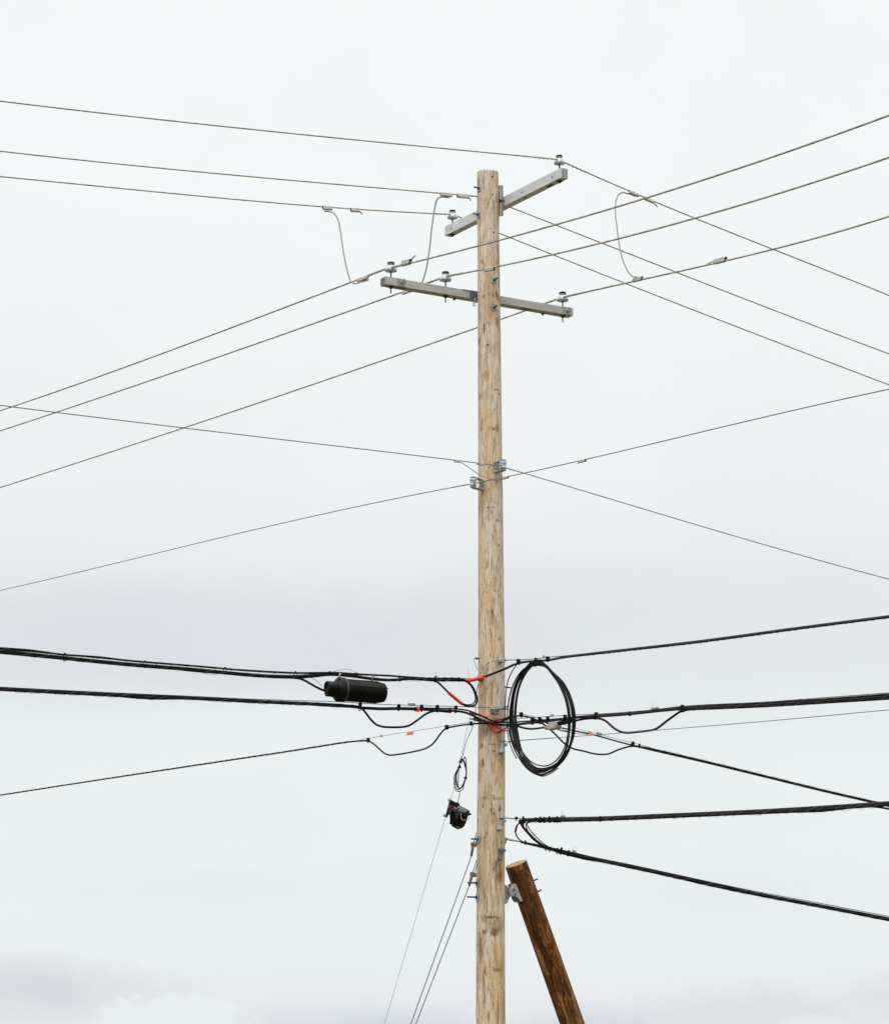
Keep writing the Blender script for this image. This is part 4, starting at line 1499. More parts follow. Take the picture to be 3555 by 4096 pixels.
under2 = extend(catmull(pl([(0, 2754), (250, 2767), (500, 2779), (750, 2789), (1000, 2802), (1250, 2813), (1390, 2822), (1440, 2829), (1458, 2845), (1478, 2872), (1503, 2897), (1520, 2904), (1535, 2907.5), (1565, 2909), (1600, 2908.5), (1622, 2906), (1640, 2900), (1670, 2880), (1700, 2858), (1718, 2849), (1740, 2844), (1800, 2848)]), 6), 8)
cable('cable', under2, 0.0115, c2t)
drip2r = extend(catmull(pr_([(2222, 2897), (2260, 2894), (2300, 2883), (2342, 2875), (2375, 2873), (2397, 2874.5), (2420, 2883), (2440, 2900), (2456, 2913.5), (2472, 2923), (2488, 2929), (2509, 2931), (2551, 2927.5), (2601, 2921.5), (2616, 2918), (2632, 2910), (2663, 2886), (2696, 2862), (2721, 2846), (2760, 2838), (2850, 2834), (3055, 2825), (3300, 2810), (3480, 2799), (3555, 2794)]), 6), 8, False)
cable('cable', drip2r, 0.0115, c2t)
left2 = catmull(pr_([(2062, 2903), (2080, 2908), (2100, 2913), (2125, 2915.5), (2154, 2913), (2190, 2907)]), 6)
cable('cable', left2, 0.0105, c2t)
msg2 = extend(catmull(pl([(0, 2748), (250, 2761), (500, 2773), (750, 2784), (1000, 2796), (1250, 2804), (1374, 2808), (1450, 2813.5), (1600, 2820), (1700, 2823), (1840, 2826.5), (1900, 2828.5)]), 6) + [at(1962, 2830, -0.2)], 8)
cable('messenger_strand', msg2, 0.0036, c2t, M_msg, 6)
msg2r = extend([at(1968, 2876.5, -0.23), at(2030, 2874.5, -0.24)] + catmull(pr_([(2100, 2872), (2180, 2867), (2270, 2861), (2420, 2854.5), (2590, 2841), (2720, 2826), (2800, 2820), (3055, 2808), (3300, 2790), (3555, 2771)]), 6), 8, False)
cable('messenger_strand', msg2r, 0.0036, c2t, M_msg, 6)
lashing(c2t, sub(thick, 0.5, arc_at(thick, 1430, 2829)), 0.0225, 0.42)
lashing(c2t, sub(thick, arc_at(thick, 2730, 2835), plen(thick) - 0.5), 0.0255, 0.47)
knob(c2t, thick, 1441, 2818, size=1.1, strap=0.03)
for (px, py) in ((1595, 2825), (1686, 2827), (1749, 2828), (1823, 2831)):
    knob(c2t, thick, px, py, size=1.15, strap=0.02)
for (px, py) in ((2128, 2876), (2158, 2876), (2190, 2873), (2259, 2867), (2384, 2857)):
    knob(c2t, thick, px, py, size=1.05, strap=0.02)
strap(c2t, thick, 2379, 2866, 0.03)
strap(c2t, thick, 2520, 2856, 0.018)
strap(c2t, thick, 2724, 2838, 0.032)
strap(c2t, thick, 2733, 2837, 0.03)
strap(c2t, thick, 1800, 2843, 0.024)
p, d = pt_dir(msg2, arc_at(msg2, 1645, 2820))
spring_tool(c2t, p + UP * 0.008, d, 4)
p, d = pt_dir(msg2r, arc_at(msg2r, 2617, 2838))
spring_tool(c2t, p + UP * 0.006, d, 5)
for pts, y in ((((1877, 2848), (1900, 2856), (1926, 2862), (1950, 2869)), -0.175), (((1956, 2884), (1985, 2880), (2010, 2875)), -0.175), (((1948, 2896), (1968, 2914), (1987, 2930)), -0.175), (((1966, 2902), (1996, 2913), (2023, 2923)), -0.18)):
    bm = bmesh.new()
    tube(bm, catmull([at(px, py, y) for px, py in pts], 5), 0.0115, 10)
    obj('split_sleeve', bm, M_orange, c2t)
for q_, r_ in (([(1986, 2929, -0.175), (1996, 2928, -0.175), (2010, 2921, -0.175), (2022, 2912, -0.18), (2032, 2902, -0.19)], 0.007),
               ([(2008, 2876, -0.19), (2022, 2872, -0.2), (2035, 2871, -0.21)], 0.006),
               ([(1998, 2890, -0.19), (2012, 2880, -0.2), (2028, 2872, -0.21), (2038, 2866, -0.22)], 0.008),
               ([(2022, 2922, -0.18), (2028, 2921, -0.19), (2034, 2919, -0.2)], 0.003)):
    cable('cable', catmull([at(*k_) for k_ in q_], 5), r_, c2t, M_black, 8)

# pale cast tap on the right hand bundle
tp = onplane(2213, 2905, pR, UA)
tap = thing('cable_tap', 'pale cast metal tap box hanging inside the big cable coil', 'tap box', tp - UP * 0.03)
bm = bmesh.new()
tx = UA
ty = Vector((-UA.y, UA.x, 0))
box(bm, frame(tp + tx * 0.005, tx, ty, UP), 0.20, 0.075, 0.048, 0, 0.012)
box(bm, frame(tp - UP * 0.02 + tx * 0.02, tx, ty, UP), 0.15, 0.085, 0.03, 0, 0.008)
box(bm, frame(tp + UP * 0.028 - tx * 0.02, tx, ty, UP), 0.08, 0.06, 0.03, 0, 0.008)
lathe(bm, [(0, 0), (0.016, 0), (0.02, 0.02), (0.026, 0.05)], frame(tp - tx * 0.16, ty, UP, tx), 14)
obj('tap_body', bm, M_cast, tap)
bm = bmesh.new()
tube(bm, [tp + UP * 0.02 - tx * 0.03, tp + UP * 0.055 - tx * 0.03], 0.011, 8)
obj('tap_hanger', bm, M_cast, tap)
bm = bmesh.new()
tube(bm, [tp + tx * 0.06 + UP * 0.018, tp + tx * 0.20 + UP * 0.02], 0.021, 12)
tube(bm, [tp + tx * 0.19 + UP * 0.02, tp + tx * 0.36 + UP * 0.026], 0.016, 12)
obj('boot', bm, M_black, tap)
bm = bmesh.new()
p = onplane(2206, 2862, pR, UA)
box(bm, frame(p, tx, ty, UP), 0.036, 0.026, 0.026, 0, 0.004)
obj('strand_clamp', bm, M_cast, tap)

# ---- C3: the single cable from the lower left which leaves to the far right
c3t = thing('cable_bundle', 'single black cable rising from the lower left edge, its deep drip loop before the pole', 'cable', (0, 0, 0), GC)
pL = at(1900, 2894, -0.2)
pR = at(2012, 2884, -0.2)
fx = lambda pts: mixed(pts, pL, UA, 1900, pR, UB, 2012, -0.2)
pl = lambda pts: [onplane(px, py, pL, UA) for px, py in pts]
pr_ = lambda pts: [onplane(px, py, pR, UB) for px, py in pts]
m3 = catmull(fx([(0, 3181), (469, 3108.6), (937, 3038), (1150, 3006), (1351, 2974), (1410, 2966), (1445, 2963.5), (1471, 2964), (1486, 2970), (1502, 2982), (1532, 3009), (1545, 3017), (1560, 3020.5), (1602, 3016), (1652, 3007), (1690, 2998), (1706, 2992), (1728, 2978), (1742, 2962), (1758, 2940), (1774, 2921), (1788, 2912), (1810, 2907), (1853, 2900), (1880, 2897), (1913, 2894), (1950, 2893), (1990, 2890), (2015, 2882), (2040, 2871), (2064, 2864.5), (2087, 2863.5), (2116, 2869), (2151, 2883), (2189, 2909), (2218, 2935), (2258, 2975), (2287, 2993), (2334, 3004.5), (2372, 3014.5), (2406, 3018), (2436, 3014.5), (2467, 3001), (2500, 2990), (2523, 2985), (2545, 2986), (2600, 2999), (2800, 3045), (3055, 3107), (3300, 3167), (3479, 3208), (3555, 3225)]), 6)
m3 = extend(extend(m3, 8), 8, False)
cable('cable', m3, 0.0095, c3t)
u3 = extend(catmull(pr_([(2160, 2880), (2190, 2893), (2230, 2908), (2270, 2917), (2300, 2924), (2360, 2936), (2420, 2952), (2470, 2966), (2520, 2979), (2600, 2994), (2800, 3040), (3055, 3102), (3300, 3162), (3479, 3203), (3555, 3220)]), 6), 8, False)
cable('cable', u3, 0.0085, c3t, M_black2)
cable('cable', catmull(pr_([(2228, 2918), (2260, 2927), (2300, 2934), (2340, 2937), (2370, 2938)]), 6), 0.003, c3t, M_black, 6)
cable('cable', catmull(pr_([(2172, 2886), (2200, 2900), (2240, 2920), (2270, 2925)]), 6), 0.006, c3t, M_black, 6)
ms3 = catmull(pl([(1400, 2967), (1436, 2961), (1480, 2953), (1525, 2944.5), (1700, 2917), (1850, 2893.5), (1880, 2888.5)]), 6)
cable('messenger_strand', ms3, 0.0026, c3t, M_thin, 6)
ms3r = catmull(pr_([(2022, 2837), (2063, 2848), (2150, 2871), (2300, 2912), (2420, 2943.5), (2523, 2969), (2600, 2990)]), 6)
cable('messenger_strand', ms3r, 0.0026, c3t, M_thin, 6)
lashing(c3t, sub(u3, arc_at(u3, 2575, 2990), plen(u3) - 0.5), 0.0185, 0.37)
lashing(c3t, sub(m3, 0.5, arc_at(m3, 1400, 2967)), 0.011, 0.3, 0.0014)
knob(c3t, m3, 1787, 2909, size=1.25)
knob(c3t, m3, 1473, 2959, size=1.1)
knob(c3t, m3, 1884, 2892, size=0.9)
knob(c3t, m3, 2084, 2858, size=1.25)
knob(c3t, u3, 2530, 2974, size=1.1, strap=0.018)
knob(c3t, u3, 2556, 2980, size=0.7, strap=0.015)
p, d = pt_dir(ms3, arc_at(ms3, 1525, 2944))
spring_tool(c3t, p, d, 1, wisp=False)
p, d = pt_dir(ms3r, arc_at(ms3r, 2395, 2937))
spring_tool(c3t, p + UP * 0.004, d, 3)

# ---- C4 and C5: the two bundles that meet right of the pole
c4t = thing('cable_bundle', 'thick black cable bundle right of the pole, running level to the right edge', 'cable', (0, 0, 0), GC)
p4 = at(2016, 3274, -0.13)
pr_ = lambda pts: [onplane(px, py, p4, UA) for px, py in pts]
m4 = extend(catmull(pr_([(2082, 3287), (2098, 3282), (2120, 3280), (2150, 3281), (2280, 3280), (2400, 3276.5), (2600, 3268), (2800, 3260), (3055, 3249), (3300, 3236), (3555, 3219)]), 6), 8, False)
cable('cable', m4, 0.0135, c4t, M_black2)
m4b = extend(catmull(pr_([(2090, 3280), (2130, 3276), (2200, 3275), (2280, 3275), (2400, 3271.5), (2600, 3263), (2800, 3255), (3055, 3243), (3300, 3229), (3555, 3212)]), 6), 8, False)
cable('cable', m4b, 0.010, c4t)
m4c = extend(catmull(pr_([(2150, 3286), (2280, 3284), (2400, 3281), (2600, 3273), (2800, 3264), (3055, 3253), (3200, 3247), (3280, 3245), (3345, 3238), (3430, 3228), (3480, 3226), (3520, 3230), (3555, 3236)]), 6), 8, False)
cable('cable', m4c, 0.009, c4t)
ms4 = extend(catmull(pr_([(2062, 3273), (2090, 3274), (2130, 3273), (2200, 3270), (2280, 3269), (2400, 3267), (2600, 3258), (2800, 3249.5), (3055, 3237.5), (3300, 3223), (3555, 3206)]), 6), 8, False)
cable('messenger_strand', ms4, 0.0042, c4t, M_msg, 6)
bm = bmesh.new()
tube(bm, pr_([(2013, 3268), (2040, 3271.5), (2066, 3275)]), 0.0032, 6)
tube(bm, pr_([(2012, 3274), (2040, 3275), (2066, 3276)]), 0.0032, 6)
obj('strand_grip', bm, M_thin, c4t)
lashing(c4t, sub(m4, arc_at(m4, 2290, 3279), plen(m4) - 0.5), 0.026, 0.41)
lashing(c4t, sub(m4, arc_at(m4, 2290, 3279), plen(m4) - 0.5), 0.027, 0.66, double=False)
for (px, py, s_) in ((2065, 3274, 0.9), (2092, 3271, 0.65), (2160, 3270, 0.45), (2175, 3270, 0.4), (2196, 3269, 0.55), (2227, 3269, 0.55)):
    knob(c4t, m4, px, py, size=s_, strap=0.024)
for px, py in ((2143, 3281), (2161, 3281), (2216, 3280), (2240, 3280), (2400, 3277)):
    strap(c4t, m4, px, py, 0.0225)
p, d = pt_dir(ms4, arc_at(ms4, 2252, 3268))
spring_tool(c4t, p + UP * 0.006, d, 3)

c5t = thing('cable_bundle', 'thick black cable bundle falling from the pole towards the lower right edge', 'cable', (0, 0, 0), GC)
p5 = at(2024, 3355, 0.06)
q5 = lambda pts: [onplane(px, py, p5, UB) for px, py in pts]
m5 = extend(catmull(q5([(2082, 3367), (2105, 3373), (2150, 3384), (2180, 3392), (2210, 3400), (2240, 3408.5), (2290, 3420), (2380, 3439), (2500, 3463), (2666, 3499), (2850, 3540), (3025, 3577), (3300, 3629), (3555, 3678.5)]), 6), 8, False)
cable('cable', m5, 0.013, c5t, M_black2)
m5b = extend(catmull(q5([(2100, 3371), (2150, 3381), (2180, 3388), (2210, 3394), (2240, 3402), (2290, 3414), (2380, 3434), (2500, 3459), (2666, 3495), (2850, 3535), (3025, 3572), (3300, 3624), (3555, 3673)]), 6), 8, False)
cable('cable', m5b, 0.0105, c5t)
m5c = extend(catmull(q5([(2190, 3394), (2240, 3412), (2320, 3432), (2340, 3437), (2400, 3446), (2500, 3467), (2666, 3503), (2850, 3545), (3025, 3581), (3300, 3633), (3555, 3683)]), 6), 8, False)
cable('cable', m5c, 0.009, c5t)
ms5 = extend(catmull(q5([(2080, 3366), (2150, 3378), (2210, 3391), (2240, 3398), (2290, 3409), (2380, 3430), (2500, 3454), (2666, 3490), (2850, 3530), (3025, 3566), (3300, 3617), (3555, 3666)]), 6), 8, False)
cable('messenger_strand', ms5, 0.0042, c5t, M_msg, 6)
bm = bmesh.new()
tube(bm, q5([(2026, 3352), (2050, 3359), (2084, 3367)]), 0.003, 6)
tube(bm, q5([(2026, 3356), (2050, 3362.5), (2084, 3368)]), 0.003, 6)
tube(bm, q5([(2026, 3360), (2050, 3364), (2084, 3368)]), 0.003, 6)
obj('strand_grip', bm, M_thin, c5t)
lashing(c5t, sub(m5, arc_at(m5, 2330, 3428), plen(m5) - 0.5), 0.0245, 0.46)
for (px, py, s_) in ((2186, 3384, 0.45), (2201, 3390, 0.45), (2245, 3395, 0.75), (2274, 3406, 0.7)):
    knob(c5t, m5, px, py, size=s_, strap=0.024)
strap(c5t, m5, 2101, 3372, 0.018)
strap(c5t, m5, 2230, 3406, 0.028)
p, d = pt_dir(ms5, arc_at(ms5, 2296, 3410))
spring_tool(c5t, p + UP * 0.01, d, 2)


def link(pts, r, red=None, m=None):
    """short cable that leads from the level bundle over to the falling one"""
    n = len(pts)
    ya_, yb_ = onplane(*pts[0], p4, UA).y, onplane(*pts[-1], p5, UB).y
    P = catmull([at(px, py, ya_ + (yb_ - ya_) * (i / (n - 1)) ** 1.1) for i, (px, py) in enumerate(pts)], 6)
    cable('cable', P, r, c5t)
    if red:
        a, b_ = arc_at(P, *red[0]), arc_at(P, *red[1])
        sleeve(c5t, P, a, b_, r + red[2], M_red)


link([(2095, 3283), (2082, 3289), (2070, 3299), (2065, 3308), (2061, 3326), (2063, 3337), (2070, 3350), (2080, 3361), (2092, 3369), (2104, 3373)], 0.0075, ((2066, 3304), (2061, 3328), 0.0045))
link([(2080, 3284), (2085, 3298), (2096, 3315), (2112, 3333), (2130, 3353), (2150, 3369), (2170, 3382), (2190, 3392), (2220, 3402)], 0.0125)
link([(2096, 3286), (2092, 3296), (2092, 3305), (2100, 3317), (2116, 3333), (2134, 3351), (2156, 3370), (2180, 3385), (2215, 3399)], 0.0095)
link([(2125, 3285), (2108, 3289), (2103, 3297), (2104, 3309), (2110, 3325), (2120, 3338), (2134, 3350), (2155, 3367)], 0.0055, ((2106, 3314), (2111, 3328), 0.003))
link([(2140, 3286), (2115, 3290), (2107, 3297), (2110, 3306), (2124, 3326), (2140, 3343), (2160, 3363), (2178, 3378), (2195, 3388), (2215, 3396)], 0.0055, ((2127, 3329), (2139, 3342), 0.0015))

# ---- C6: thin bare support strand
c6 = thing('support_wire', 'single thin support strand leaving the upper cast bracket for the right edge', 'cable', (0, 0, 0))
p6 = at(2016, 2968, -0.16)
q6 = lambda pts: [onplane(px, py, p6, UA) for px, py in pts]
s6 = extend(catmull(q6([(2045, 2965), (2100, 2959.5), (2210, 2952), (2420, 2937), (2649, 2919), (2800, 2906.5), (3055, 2885.5), (3300, 2863), (3555, 2839.5)]), 6), 8, False)
cable('strand', s6, 0.0034, c6, M_thin, 6)
bm = bmesh.new()
tube(bm, catmull(q6([(2016, 2965), (2032, 2966), (2046, 2965)]), 5), 0.0032, 6)
tube(bm, catmull(q6([(2016, 2978), (2030, 2971), (2046, 2966), (2100, 2960.5), (2214, 2952.5)]), 5), 0.0036, 6)
obj('strand_grip', bm, M_thin, c6)
for px in (2047, 2067):
    s = arc_at(s6, px, 2964)
    sleeve(c6, s6, s - 0.012, s + 0.012, 0.0075, M_orange, 'tape_mark')

# ------------------------------------------------------------------ the big coil
pR = at(2010, 2680, -0.21)
outer = [(2154, 2641), (2185, 2660), (2210, 2687), (2256, 2734), (2290, 2807), (2303, 2880), (2297, 2952), (2271, 3022), (2227, 3070), (2188, 3094), (2154, 3102), (2110, 3080), (2070, 3026), (2044, 2960), (2032, 2880), (2037, 2807), (2055, 2738), (2087, 2684), (2120, 2652)]
inner = [(2154, 2662), (2180, 2669), (2199, 2690), (2231, 2734), (2261, 2806), (2270, 2870), (2267, 2938), (2254, 2990), (2225, 3037), (2190, 3059), (2162, 3061), (2122, 3040), (2090, 2995), (2072, 2938), (2063, 2865), (2069, 2792), (2084, 2734), (2112, 2684), (2136, 2665)]
coil = thing('cable_coil', 'big oval coil of black cable hanging right of the pole', 'cable coil', at(2165, 2870, -0.9))
bm = bmesh.new()
TR = [0.0, 0.07, 0.13, 0.20, 0.28, 0.35, 0.42, 0.72, 0.80, 1.0]
TL = [0.42, 0.02, 1.0, 0.36, 0.72, 0.18, 0.60, 0.30, 0.88, 0.54]
TB = [0.30, 0.0, 0.55, 0.14, 0.38, 0.66, 0.46, 0.24, 0.58, 1.0]
NL = len(TR)
for k in range(NL):
    ph = rnd.uniform(0, 6.28)
    P = []
    for i, (a, b_) in enumerate(zip(outer, inner)):
        # right side, bottom and left side of the loop each have their own place in the coil
        wr = max(0.0, 1 - abs(i - 5) / 4.0)
        wb = max(0.0, 1 - abs(i - 9.7) / 3.2)
        wl = max(0.0, 1 - abs(i - 14.2) / 4.0)
        wt = 0.25 if i in (0, 18) else 0.05
        tt = (wr * TR[k] + wb * TB[k] + wl * TL[k] + wt * ((k * 7) % 10) / 9.0) / (wr + wb + wl + wt)
        tt += 0.03 * math.sin(ph + i * 1.1)
        px, py = a[0] + (b_[0] - a[0]) * tt, a[1] + (b_[1] - a[1]) * tt
        q = onplane(px, py, pR, UA)
        P.append(q + UB * (0.008 * math.sin(ph * 1.7 + i * 0.5) + (k - NL / 2) * 0.0018))
    tube(bm, catmull(P, 5, True), 0.0076 if k % 3 else 0.0068, 8, True, 0 if k % 2 else 1)
P = [onplane(px, py, pR, UA) - UB * 0.03 for px, py in ((2095, 2652), (2075, 2661), (2058, 2685), (2044, 2715), (2034, 2755), (2031, 2800), (2029, 2840), (2033, 2890), (2040, 2940), (2055, 2995), (2075, 3035))]
tube(bm, catmull(P, 6), 0.0055, 8)
P = [onplane(px, py, pR, UA) + UB * 0.02 for px, py in ((2080, 3030), (2105, 3068), (2130, 3092), (2162, 3104), (2195, 3093), (2225, 3072))]
tube(bm, catmull(P, 6), 0.006, 8)
obj('coiled_cable', bm, [M_black, M_black2], coil)
for (px, py) in ((2139, 2653), (2150, 2650), (2161, 2651)):
    bm = bmesh.new()
    c_ = onplane(px, py, pR, UA)
    dd = UA if px < 2180 else (UA - UP * 0.8).normalized()
    pts = []
    for k in range(18):
        a = 2 * math.pi * k / 18
        nn_ = dd.cross(UB).normalized()
        pts.append(c_ + UB * 0.03 * math.cos(a) + nn_ * 0.033 * math.sin(a))
    tube(bm, pts, 0.005, 6, True)
    obj('cable_tie', bm, M_plas, coil)

# ------------------------------------------------------------------ drop cable, its coil, the terminal box and its support wire
YD = -0.42
drop = thing('drop_cable', 'thin black drop wire with a small tied loop left of the pole', 'cable', at(1845, 3033, YD))
bm = bmesh.new()
P1_ = [(1912, 2735, -0.15), (1907, 2765, -0.2), (1902, 2790, -0.3), (1902, 2850, YD), (1900, 2872, YD), (1895, 2892, YD), (1886, 2918, YD), (1874, 2944, YD), (1864.5, 2966, YD), (1857, 2993, YD), (1850, 3021, YD), (1845, 3036, YD)]
tube(bm, catmull([at(*p) for p in P1_], 5), 0.0036, 6)
obj('lead_wire', bm, M_black, drop)
bm = bmesh.new()
P2_ = [(1837.6, 3160), (1838, 3172), (1836.5, 3185), (1832.4, 3200), (1828, 3216), (1825.4, 3232)]
tube(bm, catmull([at(px, py, YD - 0.03) for px, py in P2_], 5), 0.0036, 6)
tube(bm, [at(1828, 3216, YD - 0.03), at(1823, 3236, YD - 0.05)], 0.008, 8)
obj('lead_wire', bm, M_black, drop)
bm = bmesh.new()
loops = [
    [(1843, 3037), (1852, 3040), (1861, 3066), (1865, 3084), (1863, 3108), (1856, 3130), (1845, 3148), (1837, 3154), (1829, 3142), (1825, 3113), (1828, 3088), (1835, 3066), (1841, 3048)],
    [(1842, 3038), (1851, 3042), (1860, 3068), (1864, 3088), (1861, 3110), (1853, 3133), (1843, 3150), (1835, 3154), (1827, 3140), (1823, 3112), (1830, 3085), (1836, 3064)],
    [(1844, 3036), (1853, 3039), (1862, 3064), (1866, 3082), (1864, 3106), (1858, 3130), (1848, 3148), (1838, 3156), (1832, 3142), (1833, 3110), (1834, 3085), (1838, 3060)],
    [(1842, 3040), (1850, 3038), (1860, 3060), (1865, 3090), (1862, 3115), (1855, 3140), (1850, 3158), (1838, 3165), (1826, 3164), (1819, 3152), (1815.8, 3130), (1817, 3104), (1826, 3084), (1836, 3064)],
    [(1843, 3038), (1849, 3038), (1860, 3062), (1865, 3092), (1861, 3118), (1852, 3142), (1842, 3154), (1828, 3158), (1821, 3135), (1821, 3108), (1828, 3082), (1837, 3060)]]
for k, lp in enumerate(loops):
    tube(bm, catmull([at(px, py, YD + 0.012 * (k - 2) + 0.01 * math.sin(i * 1.3 + k)) for i, (px, py) in enumerate(lp)], 5, True), 0.0048, 7, True)
tube(bm, catmull([at(px, py, YD) for px, py in ((1850, 3040), (1856, 3030), (1859, 3026.5), (1862, 3032), (1864, 3050), (1865, 3072))], 5), 0.0034, 6)
tube(bm, catmull([at(px, py, YD - 0.01) for px, py in ((1852, 3038), (1857, 3032), (1860, 3031), (1862, 3040), (1863, 3060))], 5), 0.0034, 6)
obj('tied_loop', bm, M_black, drop)
for (px, py, R_) in ((1841, 3045, 0.02), (1836, 3066, 0.016), (1860, 3110, 0.016)):
    bm = bmesh.new()
    torus(bm, at(px, py, YD), (0.35, 0.2, -0.9), R_, 0.0055, seg=14)
    box(bm, frame(at(px + 5, py + 3, YD - 0.015), Vector((1, 0, 0)), Vector((0, 1, 0)), UP), 0.016, 0.014, 0.022)
    obj('cable_tie', bm, M_plas, drop)

YS = -0.5
bm = bmesh.new()
gd = -1.7
sp = [(1884, 2846, -0.30), (1874.7, 2885, -0.36), (1862, 2940, -0.42), (1850, 2995, YS), (1835, 3062, YS), (1817, 3145, YS), (1802, 3199, YS), (1782, 3268, YS - 0.02), (1755, 3359, YS - 0.08), (1655, 3700, YS - 0.3), (1537, 4096, YS - 0.58)]
SP = catmull([at(*p) for p in sp], 4)
e0 = (SP[-1] - SP[-4]).normalized()
SP.append(SP[-1] + e0 * (SP[-1].z / -e0.z))
tube(bm, SP, 0.0021, 6)
obj('support_wire', bm, M_thin, None, 'hair thin steel wire running from the terminal box bracket down to the ground', 'cable')

tb = at(1832, 3262, YS)
tbx = thing('terminal_box', 'small black terminal box tilted on its hanging bracket left of the pole', 'terminal box', tb - UP * 0.1)
bm = bmesh.new()
prism(bm, [at(px, py, YS) for px, py in ((1798, 3198), (1803, 3199), (1823, 3209.5), (1832, 3210), (1837, 3214), (1838.5, 3221), (1836, 3228), (1828, 3232), (1812, 3231), (1806, 3235), (1797, 3250), (1789, 3268), (1786, 3270), (1780, 3267))], Vector((0, 0.028, 0)))
obj('hanging_bracket', bm, M_plas, tbx)
bm = bmesh.new()
for (px, py) in ((1796, 3200), (1777, 3262)):
    c_ = at(px, py, YS - 0.01)
    tube(bm, [c_ - Vector((0, 0.02, 0)), c_ + Vector((0, 0.045, 0))], 0.010, 8)
    box(bm, frame(c_, Vector((1, 0, 0)), Vector((0, 1, 0)), UP), 0.026, 0.03, 0.026, 0, 0.004)
obj('wire_clamp', bm, M_galv, tbx)
# body: a tapering tub whose lid is tipped towards the street; its long axis runs right-near
bz_ = Vector((0.12, -0.50, 0.86)).normalized()
bx_ = Vector((1.0, -0.78, -0.59))
bx_ = (bx_ - bz_ * bx_.dot(bz_)).normalized()
by_ = bz_.cross(bx_).normalized()
lid_c = at(1837, 3241, YS - 0.07)


def tub(bm, secs, n=20):
    rings = []
    for (z, hx, hy, ox) in secs:
        ring = []
        for k in range(n):
            a = 2 * math.pi * (k + 0.5) / n
            ca, sa = math.cos(a), math.sin(a)
            e = 0.42
            x_ = math.copysign(abs(ca) ** e, ca) * hx + ox
            y_ = math.copysign(abs(sa) ** e, sa) * hy
            ring.append(bm.verts.new(lid_c + bx_ * x_ + by_ * y_ + bz_ * z))
        rings.append(ring)
    for A, B in zip(rings, rings[1:]):
        for k in range(n):
            f = bm.faces.new((A[k], A[(k + 1) % n], B[(k + 1) % n], B[k]))
            f.smooth = True
    bm.faces.new(rings[0])
    bm.faces.new(rings[-1])
    bmesh.ops.recalc_face_normals(bm, faces=list(bm.faces))


bm = bmesh.new()
tub(bm, [(-0.022, 0.092, 0.066, 0), (-0.07, 0.09, 0.064, 0), (-0.12, 0.082, 0.058, 0), (-0.165, 0.07, 0.05, 0), (-0.195, 0.048, 0.034, 0), (-0.205, 0.02, 0.015, 0)])
for k in (-1, 0, 1):
    box(bm, frame(lid_c + bx_ * 0.05 * k - by_ * 0.060 - bz_ * 0.10, bx_, by_, bz_), 0.012, 0.012, 0.13, 0, 0.003)
obj('box_body', bm, M_plas, tbx)
bm = bmesh.new()
tub(bm, [(-0.024, 0.102, 0.076, 0), (0.004, 0.102, 0.076, 0), (0.012, 0.097, 0.071, 0), (0.014, 0.08, 0.055, 0)])
lid = obj('box_lid', bm, M_plas, tbx)
bm = bmesh.new()
for (ax_, ay_, sx_, sy_) in ((0.0, 0.025, 0.10, 0.03), (0.035, -0.02, 0.05, 0.022), (-0.035, -0.025, 0.04, 0.02), (0.07, 0.01, 0.02, 0.05)):
    box(bm, frame(lid_c + bx_ * ax_ + by_ * ay_ + bz_ * 0.0155, bx_, by_, bz_), sx_, sy_, 0.004, 0, 0.001)
obj('lid_label', bm, M_lid, lid)
bm = bmesh.new()
for (ax_, ay_) in ((-0.05, -0.08), (0.05, -0.08), (0.105, 0.0), (-0.105, 0.0)):
    box(bm, frame(lid_c + bx_ * ax_ + by_ * ay_ - bz_ * 0.03, bx_, by_, bz_), 0.028, 0.022, 0.05, 0, 0.004)
obj('latch', bm, M_plas2, tbx)
bm = bmesh.new()
for k in range(4):
    p = lid_c + bx_ * 0.105 - by_ * (0.045 - 0.03 * k) - bz_ * 0.015
    tube(bm, [p, p + bx_ * 0.022 + UP * 0.008], 0.010, 8)
obj('port_plug', bm, M_plas, tbx)
bm = bmesh.new()
for k in range(2):
    p = lid_c - bx_ * 0.095 - by_ * (0.06 - 0.028 * k) + bz_ * 0.008
    tube(bm, [p, p - bx_ * 0.014 + UP * 0.008], 0.007, 8)
obj('port_plug', bm, M_red, tbx)
bm = bmesh.new()
w0 = YS - 0.17
tube(bm, catmull([at(px, py, w0) for px, py in ((1842.5, 3255), (1843.5, 3264), (1846, 3277), (1850, 3280), (1862, 3280.5), (1873, 3280), (1874.5, 3276), (1874, 3264))], 4), 0.0026, 6)
obj('bail_wire', bm, M_tie, tbx)
bm = bmesh.new()
tube(bm, catmull([at(px, py, w0 + 0.03) for px, py in ((1829, 3306), (1836, 3312), (1848, 3319), (1862, 3324), (1876, 3322), (1887, 3313), (1892, 3300), (1891, 3283), (1885, 3270), (1876, 3261))], 5), 0.0014, 5)
obj('tether', bm, M_white, tbx)

